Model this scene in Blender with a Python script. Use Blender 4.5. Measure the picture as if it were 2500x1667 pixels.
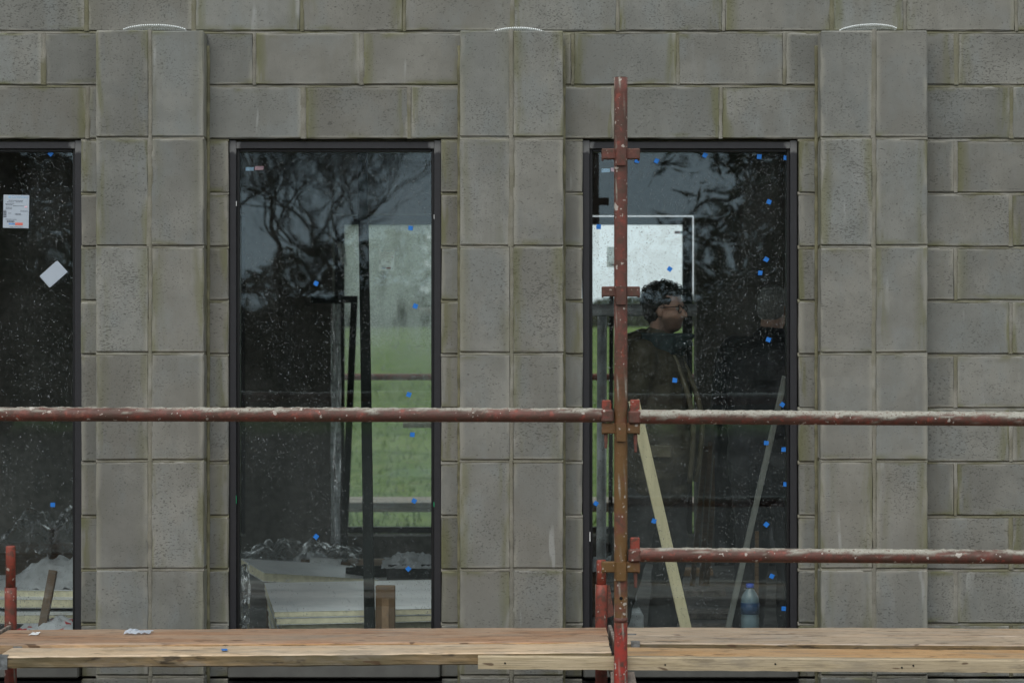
import bpy, bmesh, math, random
import numpy as np
from mathutils import Vector, Matrix, Euler, noise as mnoise

R = math.radians
scene = bpy.context.scene
C = scene.collection
for o in list(bpy.data.objects):
    bpy.data.objects.remove(o, do_unlink=True)

# ------------------------------------------------------------------ camera
F, D, EYE = 5076.0, 8.70, 1.48        # focal length in photo pixels, metres to the wall, eye height over the inner floor
cam_d = bpy.data.cameras.new('camera')
cam = bpy.data.objects.new('camera', cam_d); C.objects.link(cam)
cam.location = (0, -D, EYE); cam.rotation_euler = (R(90), 0, 0)
cam_d.sensor_width = 36.0; cam_d.sensor_fit = 'HORIZONTAL'; cam_d.lens = F / 2500 * 36
cam_d.clip_start = 0.05; cam_d.clip_end = 2000
cam_d.dof.use_dof = True; cam_d.dof.focus_distance = 8.5; cam_d.dof.aperture_fstop = 4.0
scene.camera = cam

# ------------------------------------------------------------------ sky and sun (overcast)
SUN_EL, SUN_AZ = 52.0, 200.0          # azimuth clockwise from +Y: the bright upper sky, slightly behind the photographer
world = bpy.data.worlds.new('World'); scene.world = world; world.use_nodes = True
wn = world.node_tree.nodes; wl = world.node_tree.links
wn.clear()
w_out = wn.new('ShaderNodeOutputWorld'); w_bg = wn.new('ShaderNodeBackground')
w_sky = wn.new('ShaderNodeTexSky'); w_sky.sky_type = 'NISHITA'; w_sky.sun_disc = False
w_sky.sun_elevation = R(SUN_EL); w_sky.sun_rotation = R(SUN_AZ); w_sky.air_density = 1.0; w_sky.dust_density = 3.0
w_hs = wn.new('ShaderNodeHueSaturation'); w_hs.inputs['Saturation'].default_value = 0.35
w_mix = wn.new('ShaderNodeMix'); w_mix.data_type = 'RGBA'; w_mix.inputs[0].default_value = 0.8
w_mix.inputs[7].default_value = (9.0, 9.9, 10.4, 1)   # even cloud cover
wl.new(w_sky.outputs[0], w_hs.inputs['Color']); wl.new(w_hs.outputs[0], w_mix.inputs[6])
wl.new(w_mix.outputs[2], w_bg.inputs['Color']); w_bg.inputs['Strength'].default_value = 0.106
wl.new(w_bg.outputs[0], w_out.inputs['Surface'])
sun_d = bpy.data.lights.new('sun', 'SUN'); sun_d.energy = 1.5; sun_d.angle = R(45); sun_d.color = (1.0, 0.97, 0.92)
sun = bpy.data.objects.new('sun', sun_d); C.objects.link(sun)
_az, _el = R(SUN_AZ), R(SUN_EL)
_dir = Vector((math.sin(_az) * math.cos(_el), math.cos(_az) * math.cos(_el), math.sin(_el)))
sun.rotation_euler = _dir.to_track_quat('Z', 'Y').to_euler()
vs = scene.view_settings
vs.view_transform = 'Standard'; vs.look = 'None'; vs.exposure = 0.0; vs.gamma = 1.0; vs.use_curve_mapping = False
scene.render.engine = 'CYCLES'
cy = scene.cycles
cy.use_denoising = True; cy.max_bounces = 9; cy.diffuse_bounces = 3; cy.glossy_bounces = 4
cy.transmission_bounces = 8; cy.transparent_max_bounces = 20; cy.use_adaptive_sampling = True; cy.adaptive_threshold = 0.02; cy.caustics_reflective = False; cy.caustics_refractive = False

# ------------------------------------------------------------------ helpers
def at(px, py, z):
    """photo pixel at z metres from the camera plane -> world point"""
    return Vector(((px - 1250) / F * z, z - D, EYE - (py - 833.5) / F * z))

def link(name, me, mats=None, parent=None, loc=None, rot=None):
    o = bpy.data.objects.new(name, me); C.objects.link(o)
    if mats is not None and me is not None:
        ms = mats if isinstance(mats, (list, tuple)) else [mats]
        if len(me.materials) == 0:
            for m in ms: me.materials.append(m)
    if parent is not None: o.parent = parent
    if loc is not None: o.location = loc
    if rot is not None: o.rotation_euler = rot
    return o

def tag(o, label, cat, group=None, kind=None):
    if label: o['label'] = label
    if cat: o['category'] = cat
    if group: o['group'] = group
    if kind: o['kind'] = kind
    return o

def empty(name, loc=(0, 0, 0), rot=(0, 0, 0)):
    o = bpy.data.objects.new(name, None); C.objects.link(o)
    o.location = loc; o.rotation_euler = rot; o.empty_display_size = 0.1
    return o

def to_mesh(bm, name='m', smooth=False):
    me = bpy.data.meshes.new(name)
    bmesh.ops.recalc_face_normals(bm, faces=bm.faces)
    bm.to_mesh(me); bm.free()
    if smooth:
        for p in me.polygons: p.use_smooth = True
    return me

def box_bm(bm, c, s, bevel=0.0, mi=0, rot=None):
    r = bmesh.ops.create_cube(bm, size=1.0)
    vs_ = r['verts']
    bmesh.ops.scale(bm, vec=Vector(s), verts=vs_)
    if bevel > 0:
        es = list({e for v in vs_ for e in v.link_edges})
        rb = bmesh.ops.bevel(bm, geom=es, offset=bevel, segments=1, affect='EDGES', profile=0.5)
        vs_ = list({v for f in rb['faces'] for v in f.verts} | {v for v in vs_ if v.is_valid})
    m = Matrix.Translation(Vector(c))
    if rot is not None: m = m @ (rot.to_matrix().to_4x4() if isinstance(rot, Euler) else rot.to_4x4())
    bmesh.ops.transform(bm, matrix=m, verts=vs_)
    for f in {f for v in vs_ for f in v.link_faces}: f.material_index = mi
    return vs_

def box(name, c, s, mat, parent=None, bevel=0.003, rot=None):
    """box object with its origin at its centre"""
    bm = bmesh.new(); box_bm(bm, (0, 0, 0), s, bevel)
    return link(name, to_mesh(bm), mat, parent, c, rot)

def frame_of(d):
    d = d.normalized()
    up = Vector((0, 0, 1)) if abs(d.z) < 0.95 else Vector((1, 0, 0))
    a = d.cross(up).normalized(); b = a.cross(d).normalized()
    return a, b

def tube_bm(bm, pts, rads, seg=10, cap=True, mi=0, smooth=True):
    rings = []
    n = len(pts); pts = [Vector(p) for p in pts]
    a = b = None
    for i in range(n):
        d = pts[min(i + 1, n - 1)] - pts[max(i - 1, 0)]
        if a is None: a, b = frame_of(d)
        else:
            d = d.normalized(); a = (a - d * a.dot(d)).normalized(); b = a.cross(d).normalized()
        r = rads[i] if isinstance(rads, (list, tuple)) else rads
        rings.append([bm.verts.new(pts[i] + (a * math.cos(t) + b * math.sin(t)) * r)
                      for t in [2 * math.pi * k / seg for k in range(seg)]])
    for i in range(n - 1):
        for k in range(seg):
            f = bm.faces.new((rings[i][k], rings[i][(k + 1) % seg], rings[i + 1][(k + 1) % seg], rings[i + 1][k]))
            f.material_index = mi; f.smooth = smooth
    if cap:
        for rg, rev in ((rings[0], True), (rings[-1], False)):
            f = bm.faces.new(rg[::-1] if rev else rg); f.material_index = mi
    return rings

def lathe_bm(bm, prof, seg=24, mi=0, c=(0, 0, 0)):
    rings = []
    for r, z in prof:
        rings.append([bm.verts.new((c[0] + r * math.cos(2 * math.pi * k / seg), c[1] + r * math.sin(2 * math.pi * k / seg), c[2] + z)) for k in range(seg)])
    for i in range(len(rings) - 1):
        for k in range(seg):
            f = bm.faces.new((rings[i][k], rings[i][(k + 1) % seg], rings[i + 1][(k + 1) % seg], rings[i + 1][k]))
            f.smooth = True; f.material_index = mi
    bm.faces.new(rings[0][::-1]).material_index = mi; bm.faces.new(rings[-1]).material_index = mi

def grid_mesh(name, nu, nv, fn, mi_fn=None, smooth=True):
    vs_, fs = [], []
    for j in range(nv + 1):
        for i in range(nu + 1):
            vs_.append(tuple(fn(i / nu, j / nv)))
    for j in range(nv):
        for i in range(nu):
            k = j * (nu + 1) + i
            fs.append((k, k + 1, k + nu + 2, k + nu + 1))
    me = bpy.data.meshes.new(name); me.from_pydata(vs_, [], fs)
    if smooth:
        for p in me.polygons: p.use_smooth = True
    return me

def nz(x, y=0.0, z=0.0):
    return mnoise.noise(Vector((x, y, z)))

def fbm(x, y=0.0, z=0.0, oct=4):
    return mnoise.fractal(Vector((x, y, z)), 1.0, 2.0, oct)

# ------------------------------------------------------------------ material kit
class G:
    def __init__(self, name):
        self.m = bpy.data.materials.new(name); self.m.use_nodes = True
        self.t = self.m.node_tree; self.t.nodes.clear()
        self.out = self.t.nodes.new('ShaderNodeOutputMaterial')
    def n(self, typ, ins=None, **props):
        nd = self.t.nodes.new('ShaderNode' + typ)
        for k, v in props.items(): setattr(nd, k, v)
        for k, v in (ins or {}).items(): self.put(nd, k, v)
        return nd
    def put(self, nd, k, v):
        s = nd.inputs[k]
        if isinstance(v, bpy.types.NodeSocket): self.t.links.new(v, s)
        elif isinstance(v, bpy.types.Node): self.t.links.new(v.outputs[0], s)
        else:
            if isinstance(v, (tuple, list)) and len(v) == 3 and s.type == 'RGBA': v = (*v, 1)
            s.default_value = v
    def coord(self, which='Object'):
        return self.n('TexCoord').outputs[which]
    def mapv(self, vec, scale=(1, 1, 1), loc=(0, 0, 0)):
        return self.n('Mapping', {'Vector': vec, 'Scale': scale, 'Location': loc}).outputs[0]
    def noise(self, vec, scale=5.0, detail=3.0, rough=0.55, dist=0.0):
        return self.n('TexNoise', {'Vector': vec, 'Scale': scale, 'Detail': detail, 'Roughness': rough, 'Distortion': dist}).outputs[0]
    def math(self, op, a, b=0.0, c=0.0, clamp=False):
        nd = self.n('Math', operation=op, use_clamp=clamp)
        self.put(nd, 0, a); self.put(nd, 1, b)
        if op in ('MULTIPLY_ADD', 'SMOOTH_MIN'): self.put(nd, 2, c)
        return nd.outputs[0]
    def step(self, x, lo, hi):
        """smooth ramp 0..1 as x goes lo..hi (may be descending)"""
        nd = self.n('MapRange', interpolation_type='SMOOTHSTEP')
        self.put(nd, 'Value', x); self.put(nd, 'From Min', lo); self.put(nd, 'From Max', hi)
        return nd.outputs[0]
    def mix(self, fac, a, b, blend='MIX'):
        nd = self.n('Mix', data_type='RGBA', blend_type=blend)
        self.put(nd, 0, fac); self.put(nd, 6, a); self.put(nd, 7, b)
        return nd.outputs[2]
    def attr(self, name, typ='OBJECT'):
        return self.n('Attribute', attribute_name=name, attribute_type=typ)
    def bump(self, h, strength=0.4, dist=0.003, normal=None):
        ins = {'Height': h, 'Strength': strength, 'Distance': dist}
        if normal is not None: ins['Normal'] = normal
        return self.n('Bump', ins).outputs[0]
    def pbr(self, col, rough=0.7, normal=None, metal=0.0, spec=0.4, **kw):
        ins = {'Base Color': col, 'Roughness': rough, 'Metallic': metal, 'Specular IOR Level': spec}
        if normal is not None: ins['Normal'] = normal
        ins.update(kw)
        return self.n('BsdfPrincipled', ins).outputs[0]
    def done(self, shader):
        self.t.links.new(shader, self.out.inputs['Surface']); return self.m
    def rnd(self):
        return self.n('ObjectInfo').outputs['Random']
    def shift(self, vec, r, k=31.0):
        return self.n('VectorMath', {0: vec, 1: self.n('CombineXYZ', {0: self.math('MULTIPLY', r, k), 1: self.math('MULTIPLY', r, k * .7), 2: self.math('MULTIPLY', r, k * 1.3)}).outputs[0]}, operation='ADD').outputs[0]

def plain(name, col, rough=0.7, metal=0.0, var=0.25, scale=20.0, bump=0.0, spec=0.4, stretch=(1, 1, 1)):
    g = G(name); v = g.shift(g.coord(), g.rnd())
    n = g.noise(g.mapv(v, stretch), scale, 4)
    dark = tuple(c * (1 - var) for c in col); light = tuple(min(1, c * (1 + var)) for c in col)
    c = g.mix(g.step(n, .3, .7), dark, light)
    nb = g.bump(n, bump, 0.004) if bump else None
    return g.done(g.pbr(c, rough, nb, metal, spec))

def concrete(name, base=(.240, .238, .215), alg=1.0):
    g = G(name); oc = g.coord(); r = g.rnd(); v = g.shift(oc, r)
    sx = g.n('SeparateXYZ', {0: oc})
    low = g.noise(v, 3.2, 3); mid = g.noise(v, 16, 4, .6); blot = g.noise(g.mapv(v, (1, 1, .6)), 7, 3)
    c = g.mix(g.step(low, .34, .66), tuple(x * .84 for x in base), tuple(x * 1.15 for x in base))
    c = g.mix(g.math('MULTIPLY', g.step(blot, .48, .66), .6), c, (.240, .258, .252))
    wash = g.noise(g.mapv(v, (1, 1, .22), (4, 4, 1)), 9, 4, .6)
    c = g.mix(g.math('MULTIPLY', g.step(wash, .52, .68), .45), c, (.190, .184, .155))
    c = g.mix(g.math('MULTIPLY', g.step(wash, .42, .30), .35), c, (.295, .302, .295))
    c = g.mix(g.math('MULTIPLY', g.step(mid, .46, .62), .35), c, tuple(x * .78 for x in base))
    # each block a shade of its own
    val = g.math('MULTIPLY_ADD', r, .25, .865)
    r3 = g.math('FRACT', g.math('MULTIPLY', r, 13.7)); r4 = g.math('FRACT', g.math('MULTIPLY', r, 29.3))
    c = g.mix(g.math('MULTIPLY', g.step(r3, .35, 1.0), .22), c, (.268, .238, .190))
    c = g.mix(g.math('MULTIPLY', g.step(r3, .35, 0.0), .24), c, (.228, .246, .240))
    c = g.n('HueSaturation', {'Color': c, 'Value': g.math('MULTIPLY', val, .82)}).outputs[0]
    # open pores, denser in patches, drawn out sideways
    pn = g.noise(g.mapv(v, (.62, 1, 1.25)), 165, 2, .5)
    th = g.math('ADD', g.math('MULTIPLY_ADD', g.noise(v, 5.5, 3), .28, .205), g.math('MULTIPLY', r4, .055))
    pits = g.math('MULTIPLY', g.math('SUBTRACT', th, pn), 22, clamp=True)
    pn2 = g.noise(g.mapv(v, (.6, 1, 1.3), (3, 5, 7)), 72, 2, .5)
    pits2 = g.math('MULTIPLY', g.math('SUBTRACT', g.math('ADD', g.math('MULTIPLY_ADD', g.noise(v, 8, 2), .24, .135), g.math('MULTIPLY', r4, .05)), pn2), 16, clamp=True)
    fine = g.noise(v, 210, 2)
    c = g.mix(g.math('MULTIPLY', g.step(fine, .35, .65), .22), c, tuple(x * .72 for x in base))
    allp = g.math('MAXIMUM', pits, pits2)
    c = g.mix(g.math('MULTIPLY', allp, .62), c, (.085, .083, .073))
    # mortar smears and olive algae along the joints
    ax = g.math('ABSOLUTE', sx.outputs[0]); az = g.math('ABSOLUTE', sx.outputs[2])
    dx = g.math('SUBTRACT', g.attr('hx').outputs['Fac'], ax); dz = g.math('SUBTRACT', g.attr('hz').outputs['Fac'], az)
    st = g.noise(g.mapv(v, (1, 1, .16)), 20, 3); st2 = g.noise(g.mapv(v, (1, 1, .3), (9, 2, 4)), 11, 3)
    sm = g.math('MULTIPLY', g.step(dx, .030, .004), g.step(st2, .42, .56))
    c = g.mix(g.math('MULTIPLY', sm, .55), c, (.33, .315, .265))
    sm2 = g.math('MULTIPLY', g.step(dz, .016, .003), g.step(g.noise(g.mapv(v, (.3, 1, 1)), 18, 2), .45, .6))
    c = g.mix(g.math('MULTIPLY', sm2, .5), c, (.34, .325, .28))
    a1 = g.math('MULTIPLY', g.step(dx, .075, .0), g.step(st, .42, .60))
    a1 = g.math('MULTIPLY', a1, g.step(g.math('FRACT', g.math('MULTIPLY', r, 7.31)), .1, .6))
    a2 = g.math('MULTIPLY', g.step(dz, .035, .0), g.step(g.noise(g.mapv(v, (.4, 1, 1), (1, 8, 3)), 12, 3), .52, .68))
    al = g.math('MULTIPLY', g.math('MAXIMUM', a1, a2), .75 * alg, clamp=True)
    c = g.mix(al, c, (.132, .132, .054))
    ef = g.math('MULTIPLY', g.step(g.noise(g.mapv(v, (1, 1, .14), (7, 3, 2)), 16, 2), .67, .74), g.step(g.noise(v, 4, 2), .45, .6))
    c = g.mix(g.math('MULTIPLY', ef, .45), c, (.40, .41, .40))
    h = g.math('MULTIPLY_ADD', allp, -1.0, g.math('MULTIPLY_ADD', fine, .35, g.math('MULTIPLY', mid, .5)))
    return g.done(g.pbr(c, .82, g.bump(h, .55, .0035), spec=.3))

def mortar_mat(name, olive=.8):
    g = G(name); v = g.coord()
    n = g.noise(v, 9, 4); f = g.noise(v, 150, 3); o = g.noise(g.mapv(v, (1, 1, .5)), 4.2, 4)
    n0 = g.noise(v, 2.3, 3)
    c = g.mix(g.step(n, .3, .7), (.185, .174, .142), (.285, .272, .235))
    c = g.mix(g.math('MULTIPLY', g.step(n0, .5, .66), .6), c, (.32, .315, .285))
    c = g.mix(g.math('MULTIPLY', g.step(n0, .44, .32), .6), c, (.17, .165, .14))
    c = g.mix(g.math('MULTIPLY', g.step(o, .44, .58), olive), c, (.155, .148, .082))
    c = g.mix(g.math('MULTIPLY', g.step(f, .42, .3), .5), c, (.12, .11, .09))
    return g.done(g.pbr(c, .9, g.bump(f, .6, .004), spec=.2))

def rust_red(name, a=(.150, .050, .037), b=(.088, .042, .031), ochre=0.0):
    g = G(name); v = g.shift(g.coord(), g.rnd())
    n = g.noise(v, 7, 5, .65); n2 = g.noise(v, 38, 4, .6); n3 = g.noise(v, 130, 3); nb = g.noise(g.mapv(v, (1, 1, .35)), 55, 3)
    c = g.mix(g.step(n, .35, .65), a, b)
    c = g.mix(g.math('MULTIPLY', g.step(n2, .48, .62), .8), c, (.085, .048, .034))
    c = g.mix(g.math('MULTIPLY', g.step(n2, .42, .30), .7), c, (.27, .062, .040))
    c = g.mix(g.math('MULTIPLY', g.step(g.noise(v, 21, 4, .7), .60, .66), .6), c, (.20, .085, .06))
    zz = g.n('SeparateXYZ', {0: g.n('NewGeometry').outputs['Position']}).outputs[2]
    if ochre:
        # the paint is worn to ochre-brown rust over the middle of the post, bright red below
        band = g.math('MULTIPLY', g.step(zz, 1.55, 1.0), g.step(zz, .44, .50))
        band = g.math('MULTIPLY', band, g.step(n, .30, .52))
        c = g.mix(g.math('MULTIPLY', band, .85), c, (.150, .080, .022))
        low = g.step(zz, .50, .44)
        c = g.mix(g.math('MULTIPLY', low, g.step(n2, .7, .4)), c, (.34, .040, .028))
    # mortar splashes and crust
    cr = g.attr('crust', 'GEOMETRY').outputs['Fac']
    c = g.mix(g.math('MULTIPLY', cr, g.step(n3, .25, .5), clamp=True), c, g.mix(n2, (.20, .19, .15), (.46, .44, .38)))
    sp = g.math('MAXIMUM', g.step(g.noise(v, 42, 2, .4), .69, .72), g.step(g.noise(v, 88, 1, .4), .735, .76))
    c = g.mix(g.math('MULTIPLY', sp, .85), c, (.50, .45, .40))
    h = g.math('MULTIPLY_ADD', n3, .6, g.math('MULTIPLY_ADD', n2, .6, g.math('MULTIPLY', cr, .8)))
    return g.done(g.pbr(c, g.math('MULTIPLY_ADD', n2, .35, .38), g.bump(h, .5, .004), spec=.4))

def wood(name, c1, c2, c3, dirt=.3, rough=.52, dirtcol=(.05, .036, .022)):
    g = G(name); oc = g.coord(); v = g.shift(oc, g.rnd())
    gr = g.noise(g.mapv(v, (.9, 16, 16)), 5, 5, .6, .6)
    fine = g.noise(g.mapv(v, (1.6, 70, 70)), 4, 3, .6)
    big = g.noise(g.mapv(v, (1.2, 3, 3)), 1.6, 3)
    c = g.mix(g.step(gr, .34, .66), c1, c2)
    c = g.mix(g.math('MULTIPLY', g.step(big, .42, .62), .8), c, c3)
    c = g.mix(g.math('MULTIPLY', g.step(fine, .50, .36), .6), c, tuple(x * .5 for x in c1))
    grime = g.noise(g.mapv(v, (1.1, 5, 5), (3, 1, 2)), 2.6, 5, .7)
    c = g.mix(g.math('MULTIPLY', g.step(grime, .50, .64), .45), c, (.20, .175, .145))
    st = g.noise(g.mapv(v, (2.4, 9, 12)), 3.2, 5, .65)
    c = g.mix(g.math('MULTIPLY', g.step(st, .56, .66), dirt), c, dirtcol)
    k = g.noise(g.mapv(v, (7, 22, 22)), 1.7, 1)
    c = g.mix(g.math('MULTIPLY', g.step(k, .69, .735), .8), c, (.09, .05, .028))
    return g.done(g.pbr(c, rough, g.bump(g.math('ADD', gr, fine), .35, .003), spec=.35))

def leaf_mat(name, a, b, trans=.3):
    g = G(name); n = g.noise(g.coord(), 1.2, 3); n2 = g.noise(g.coord(), 40, 1)
    c = g.mix(g.step(n, .35, .65), a, b)
    c = g.mix(g.math('MULTIPLY', n2, .6), c, tuple(x * .5 for x in a))
    d = g.pbr(c, .6, spec=.3); t = g.n('BsdfTranslucent', {'Color': c}).outputs[0]
    return g.done(g.n('MixShader', {0: trans, 1: d, 2: t}).outputs[0])

def glass_mat(name, tint=(.96, .975, .97), wave=.06, fog=0.0):
    g = G(name); v = g.coord()
    w = g.noise(v, 2.6, 2, .45)
    nb = g.bump(w, wave, .02)
    bf = g.n('NewGeometry').outputs['Backfacing']      # the same air-to-glass reflectance on both faces of the pane
    fr = g.n('Fresnel', {'IOR': g.math('MULTIPLY_ADD', bf, 1 / 1.62 - 1.62, 1.62)}).outputs[0]
    tr = g.n('BsdfTransparent', {'Color': tint}).outputs[0]
    gl = g.n('BsdfGlossy', {'Color': (.72, .90, 1.0), 'Roughness': 0.0, 'Normal': nb}).outputs[0]
    du = g.noise(g.mapv(v, (1, 1, .12)), 7, 4, .6); du2 = g.noise(v, 3.2, 3)
    dirt = g.math('MULTIPLY', g.math('MULTIPLY_ADD', g.step(du, .42, .66), .006, .002), g.math('MULTIPLY_ADD', g.step(du2, .35, .65), 1.0, .35))
    tr = g.n('MixShader', {0: dirt, 1: tr, 2: g.n('BsdfDiffuse', {'Color': (.75, .77, .75)}).outputs[0]}).outputs[0]     # dust and dried runs, with a pale veil mixed in to lift the darks
    s = g.n('MixShader', {0: fr, 1: tr, 2: gl}).outputs[0]
    if fog:
        fn = g.noise(g.mapv(v, (1, 1, .35)), 9, 4, .6); fs = g.noise(v, 190, 2)
        zz = g.n('SeparateXYZ', {0: v}).outputs[2]
        f = g.math('MULTIPLY', g.step(fn, .2, .62), g.math('MULTIPLY_ADD', g.step(fs, .35, .62), .7, .4))
        f = g.math('MULTIPLY', f, g.math('MULTIPLY_ADD', g.step(zz, .0, .5), .82, .18))
        tl = g.n('BsdfTranslucent', {'Color': (.66, .71, .68)}).outputs[0]
        s = g.n('MixShader', {0: g.math('MULTIPLY', f, fog, clamp=True), 1: s, 2: tl}).outputs[0]
    return g.done(s)

def film_mat(name, col=(.75, .80, .82), dens=.35, rough=.18):
    g = G(name); n = g.noise(g.coord(), 14, 4, .7, 1.2)
    tr = g.n('BsdfTransparent', {'Color': (.93, .95, .95)}).outputs[0]
    d = g.n('BsdfDiffuse', {'Color': col}).outputs[0]; tl = g.n('BsdfTranslucent', {'Color': col}).outputs[0]
    gl = g.n('BsdfGlossy', {'Color': (1, 1, 1), 'Roughness': rough, 'Normal': g.bump(n, .6, .02)}).outputs[0]
    dt = g.n('MixShader', {0: .5, 1: d, 2: tl}).outputs[0]
    s = g.n('MixShader', {0: g.math('MULTIPLY', g.step(n, .1, .8), dens * 2, clamp=True), 1: tr, 2: dt}).outputs[0]
    return g.done(g.n('MixShader', {0: g.n('Fresnel', {'IOR': 1.5}).outputs[0], 1: s, 2: gl}).outputs[0])

M = {}
M['block'] = concrete('concrete_block')
M['pilaster_block'] = concrete('pilaster_block', (.258, .256, .232), .8)
M['mortar'] = mortar_mat('mortar', .72); M['pilaster_mortar'] = mortar_mat('pilaster_mortar', .38)
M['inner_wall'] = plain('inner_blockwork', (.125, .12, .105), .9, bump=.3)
M['plinth_black'] = plain('black_plinth', (.018, .018, .018), .6, bump=.2)
M['damp_mortar'] = plain('damp_mortar', (.165, .155, .095), .9, var=.35, scale=16, bump=.4)
M['sill'] = plain('cast_sill', (.13, .13, .12), .8, var=.15, scale=9, bump=.1)  # base colour lowered to hold the shade under the boards
M['ceiling'] = plain('ceiling_board', (.20, .17, .13), .85)
M['slab'] = plain('floor_slab', (.16, .155, .145), .75, var=.4, scale=6, bump=.2)
M['mud'] = None
M['glass'] = glass_mat('window_glass')
M['far_glass'] = glass_mat('far_window_glass', (.95, .97, .96), .0)
M['fog_glass'] = glass_mat('misted_window_glass', (.95, .97, .96), .0, fog=.75)
M['gasket'] = plain('black_gasket', (.008, .008, .009), .45, var=.1)
M['blue_tape'] = plain('blue_tape', (.016, .17, .58), .55, var=.12, scale=60)
g = G('label_paper'); M['paper'] = g.done(g.n('MixShader', {0: .4, 1: g.pbr((.66, .73, .82), .5), 2: g.n('BsdfTranslucent', {'Color': (.75, .8, .85)}).outputs[0]}).outputs[0])
M['print_dark'] = plain('print_dark', (.07, .08, .11), .6)
M['print_blue'] = plain('print_blue', (.13, .27, .55), .6)
M['print_pale_blue'] = plain('print_pale_blue', (.35, .55, .75), .6)
M['print_red'] = plain('print_red', (.62, .15, .12), .6)
M['print_pink'] = plain('print_pink', (.72, .42, .48), .6)
M['white_plastic'] = plain('white_plastic', (.75, .76, .76), .4, var=.05)
M['green_plastic'] = plain('green_plastic', (.02, .38, .16), .4, var=.1)
M['red_steel'] = rust_red('red_scaffold_paint')
M['post_steel'] = rust_red('post_scaffold_paint', ochre=1.0)
M['bright_red_steel'] = rust_red('bright_red_scaffold_paint', (.29, .055, .034), (.17, .045, .032))
M['galv'] = plain('galvanised_steel', (.70, .74, .75), .45, metal=.2, var=.3, scale=14)
M['dull_steel'] = plain('dull_rusty_steel', (.24, .205, .175), .7, metal=.2, var=.5, scale=26, bump=.3)
M['dark_steel'] = plain('dark_painted_steel', (.010, .013, .013), .8, var=.3, spec=.12)
M['band'] = plain('hoop_iron', (.20, .21, .215), .5, metal=.5, var=.4, scale=40)
M['lath'] = plain('bright_lath', (.88, .92, .92), .3, metal=.0, var=.05)
M['wood_red'] = wood('board_reddish', (.32, .175, .10), (.48, .295, .185), (.41, .30, .215), .6)
M['wood_tan'] = wood('board_tan', (.52, .37, .23), (.68, .52, .355), (.60, .475, .345), .55)
M['wood_grey'] = wood('board_greyed', (.45, .315, .20), (.46, .385, .31), (.53, .415, .30), .6)
M['wood_orange'] = wood('board_orange', (.52, .29, .13), (.61, .39, .20), (.53, .36, .21), .5)
M['wood_edge'] = wood('board_edge_dirty', (.175, .125, .065), (.30, .205, .105), (.125, .105, .060), .9)
M['wood_batten'] = wood('batten_pale', (.44, .35, .22), (.53, .43, .29), (.42, .34, .23), .25)
M['wood_cream'] = plain('timber_cream', (.64, .58, .37), .65, var=.10, scale=7, stretch=(6, 6, .5))
M['wood_dark'] = wood('timber_brown', (.15, .09, .05), (.2, .13, .07), (.12, .08, .05), .3)
M['foil'] = None
M['foam'] = plain('insulation_foam', (.76, .72, .52), .9, var=.12, scale=40, bump=.2)
M['card'] = plain('brown_cardboard', (.125, .078, .042), .85, var=.12)
M['film'] = film_mat('clear_polythene', dens=.22)
M['white_film'] = film_mat('white_polythene', (.80, .84, .86), dens=.6)
M['black_film'] = plain('black_polythene', (.012, .013, .016), .35, var=.2, bump=.2)
M['drop'] = None
g = G('rain_water')
d = g.n('BsdfDiffuse', {'Color': (.9, .92, .95)}).outputs[0]
gl = g.n('BsdfGlass', {'Color': (1, 1, 1), 'Roughness': 0.0, 'IOR': 1.33}).outputs[0]
M['drop'] = g.done(g.n('MixShader', {0: .66, 1: g.n('BsdfTransparent', {'Color': (.80, .83, .84)}).outputs[0], 2: g.n('MixShader', {0: .18, 1: gl, 2: d}).outputs[0]}).outputs[0])
g = G('foil_facing'); v = g.coord()
n = g.noise(v, 9, 4); st = g.noise(g.mapv(v, (7, 1.5, 1)), 6, 2)
wv = g.noise(g.n('Mapping', {'Vector': v, 'Rotation': (0, 0, .55), 'Scale': (26, 1.1, 1)}).outputs[0], 1.6, 2, .5)
cc = g.mix(g.step(n, .3, .7), (.80, .84, .86), (.93, .95, .96))
cc = g.mix(g.math('MULTIPLY', g.step(wv, .66, .70), .5), cc, (.40, .43, .44))
M['foil'] = g.done(g.pbr(cc, .36, g.bump(g.math('ADD', n, wv), .15, .004), .05, .5))
M['white_sheet'] = plain('white_breather_sheet', (.50, .53, .55), .55, var=.10, scale=8)
g = G('window_frame_coat'); oc = g.coord()
s = g.n('SeparateXYZ', {0: oc}); hx = g.attr('hx').outputs['Fac']; hz = g.attr('hz').outputs['Fac']
dx = g.math('SUBTRACT', hx, g.math('ABSOLUTE', s.outputs[0])); dz = g.math('SUBTRACT', hz, s.outputs[2])
cn = g.math('MULTIPLY', g.noise(oc, 26, 2), .05)
k = g.math('MULTIPLY', g.step(g.math('ADD', dx, cn), .078, .062), g.step(g.math('ADD', dz, cn), .088, .072))
c = g.mix(g.math('MULTIPLY', k, .8), g.mix(g.noise(oc, 30, 3), (.020, .020, .023), (.032, .031, .036)), (.19, .19, .19))
M['frame'] = g.done(g.pbr(c, .5, spec=.4))

# ================================================================== ground
g = G('field_grass'); v = g.coord(); s = g.n('SeparateXYZ', {0: v})
n = g.noise(v, .35, 4); n2 = g.noise(v, 2.1, 5, .68); n3 = g.noise(v, 30, 3)
c = g.mix(g.step(n2, .3, .7), (.054, .092, .021), (.155, .222, .066))
c = g.mix(g.math('MULTIPLY', g.step(n, .45, .65), .5), c, (.19, .25, .075))
c = g.mix(g.math('MULTIPLY', g.step(n2, .52, .66), .6), c, (.125, .125, .06))
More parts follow.
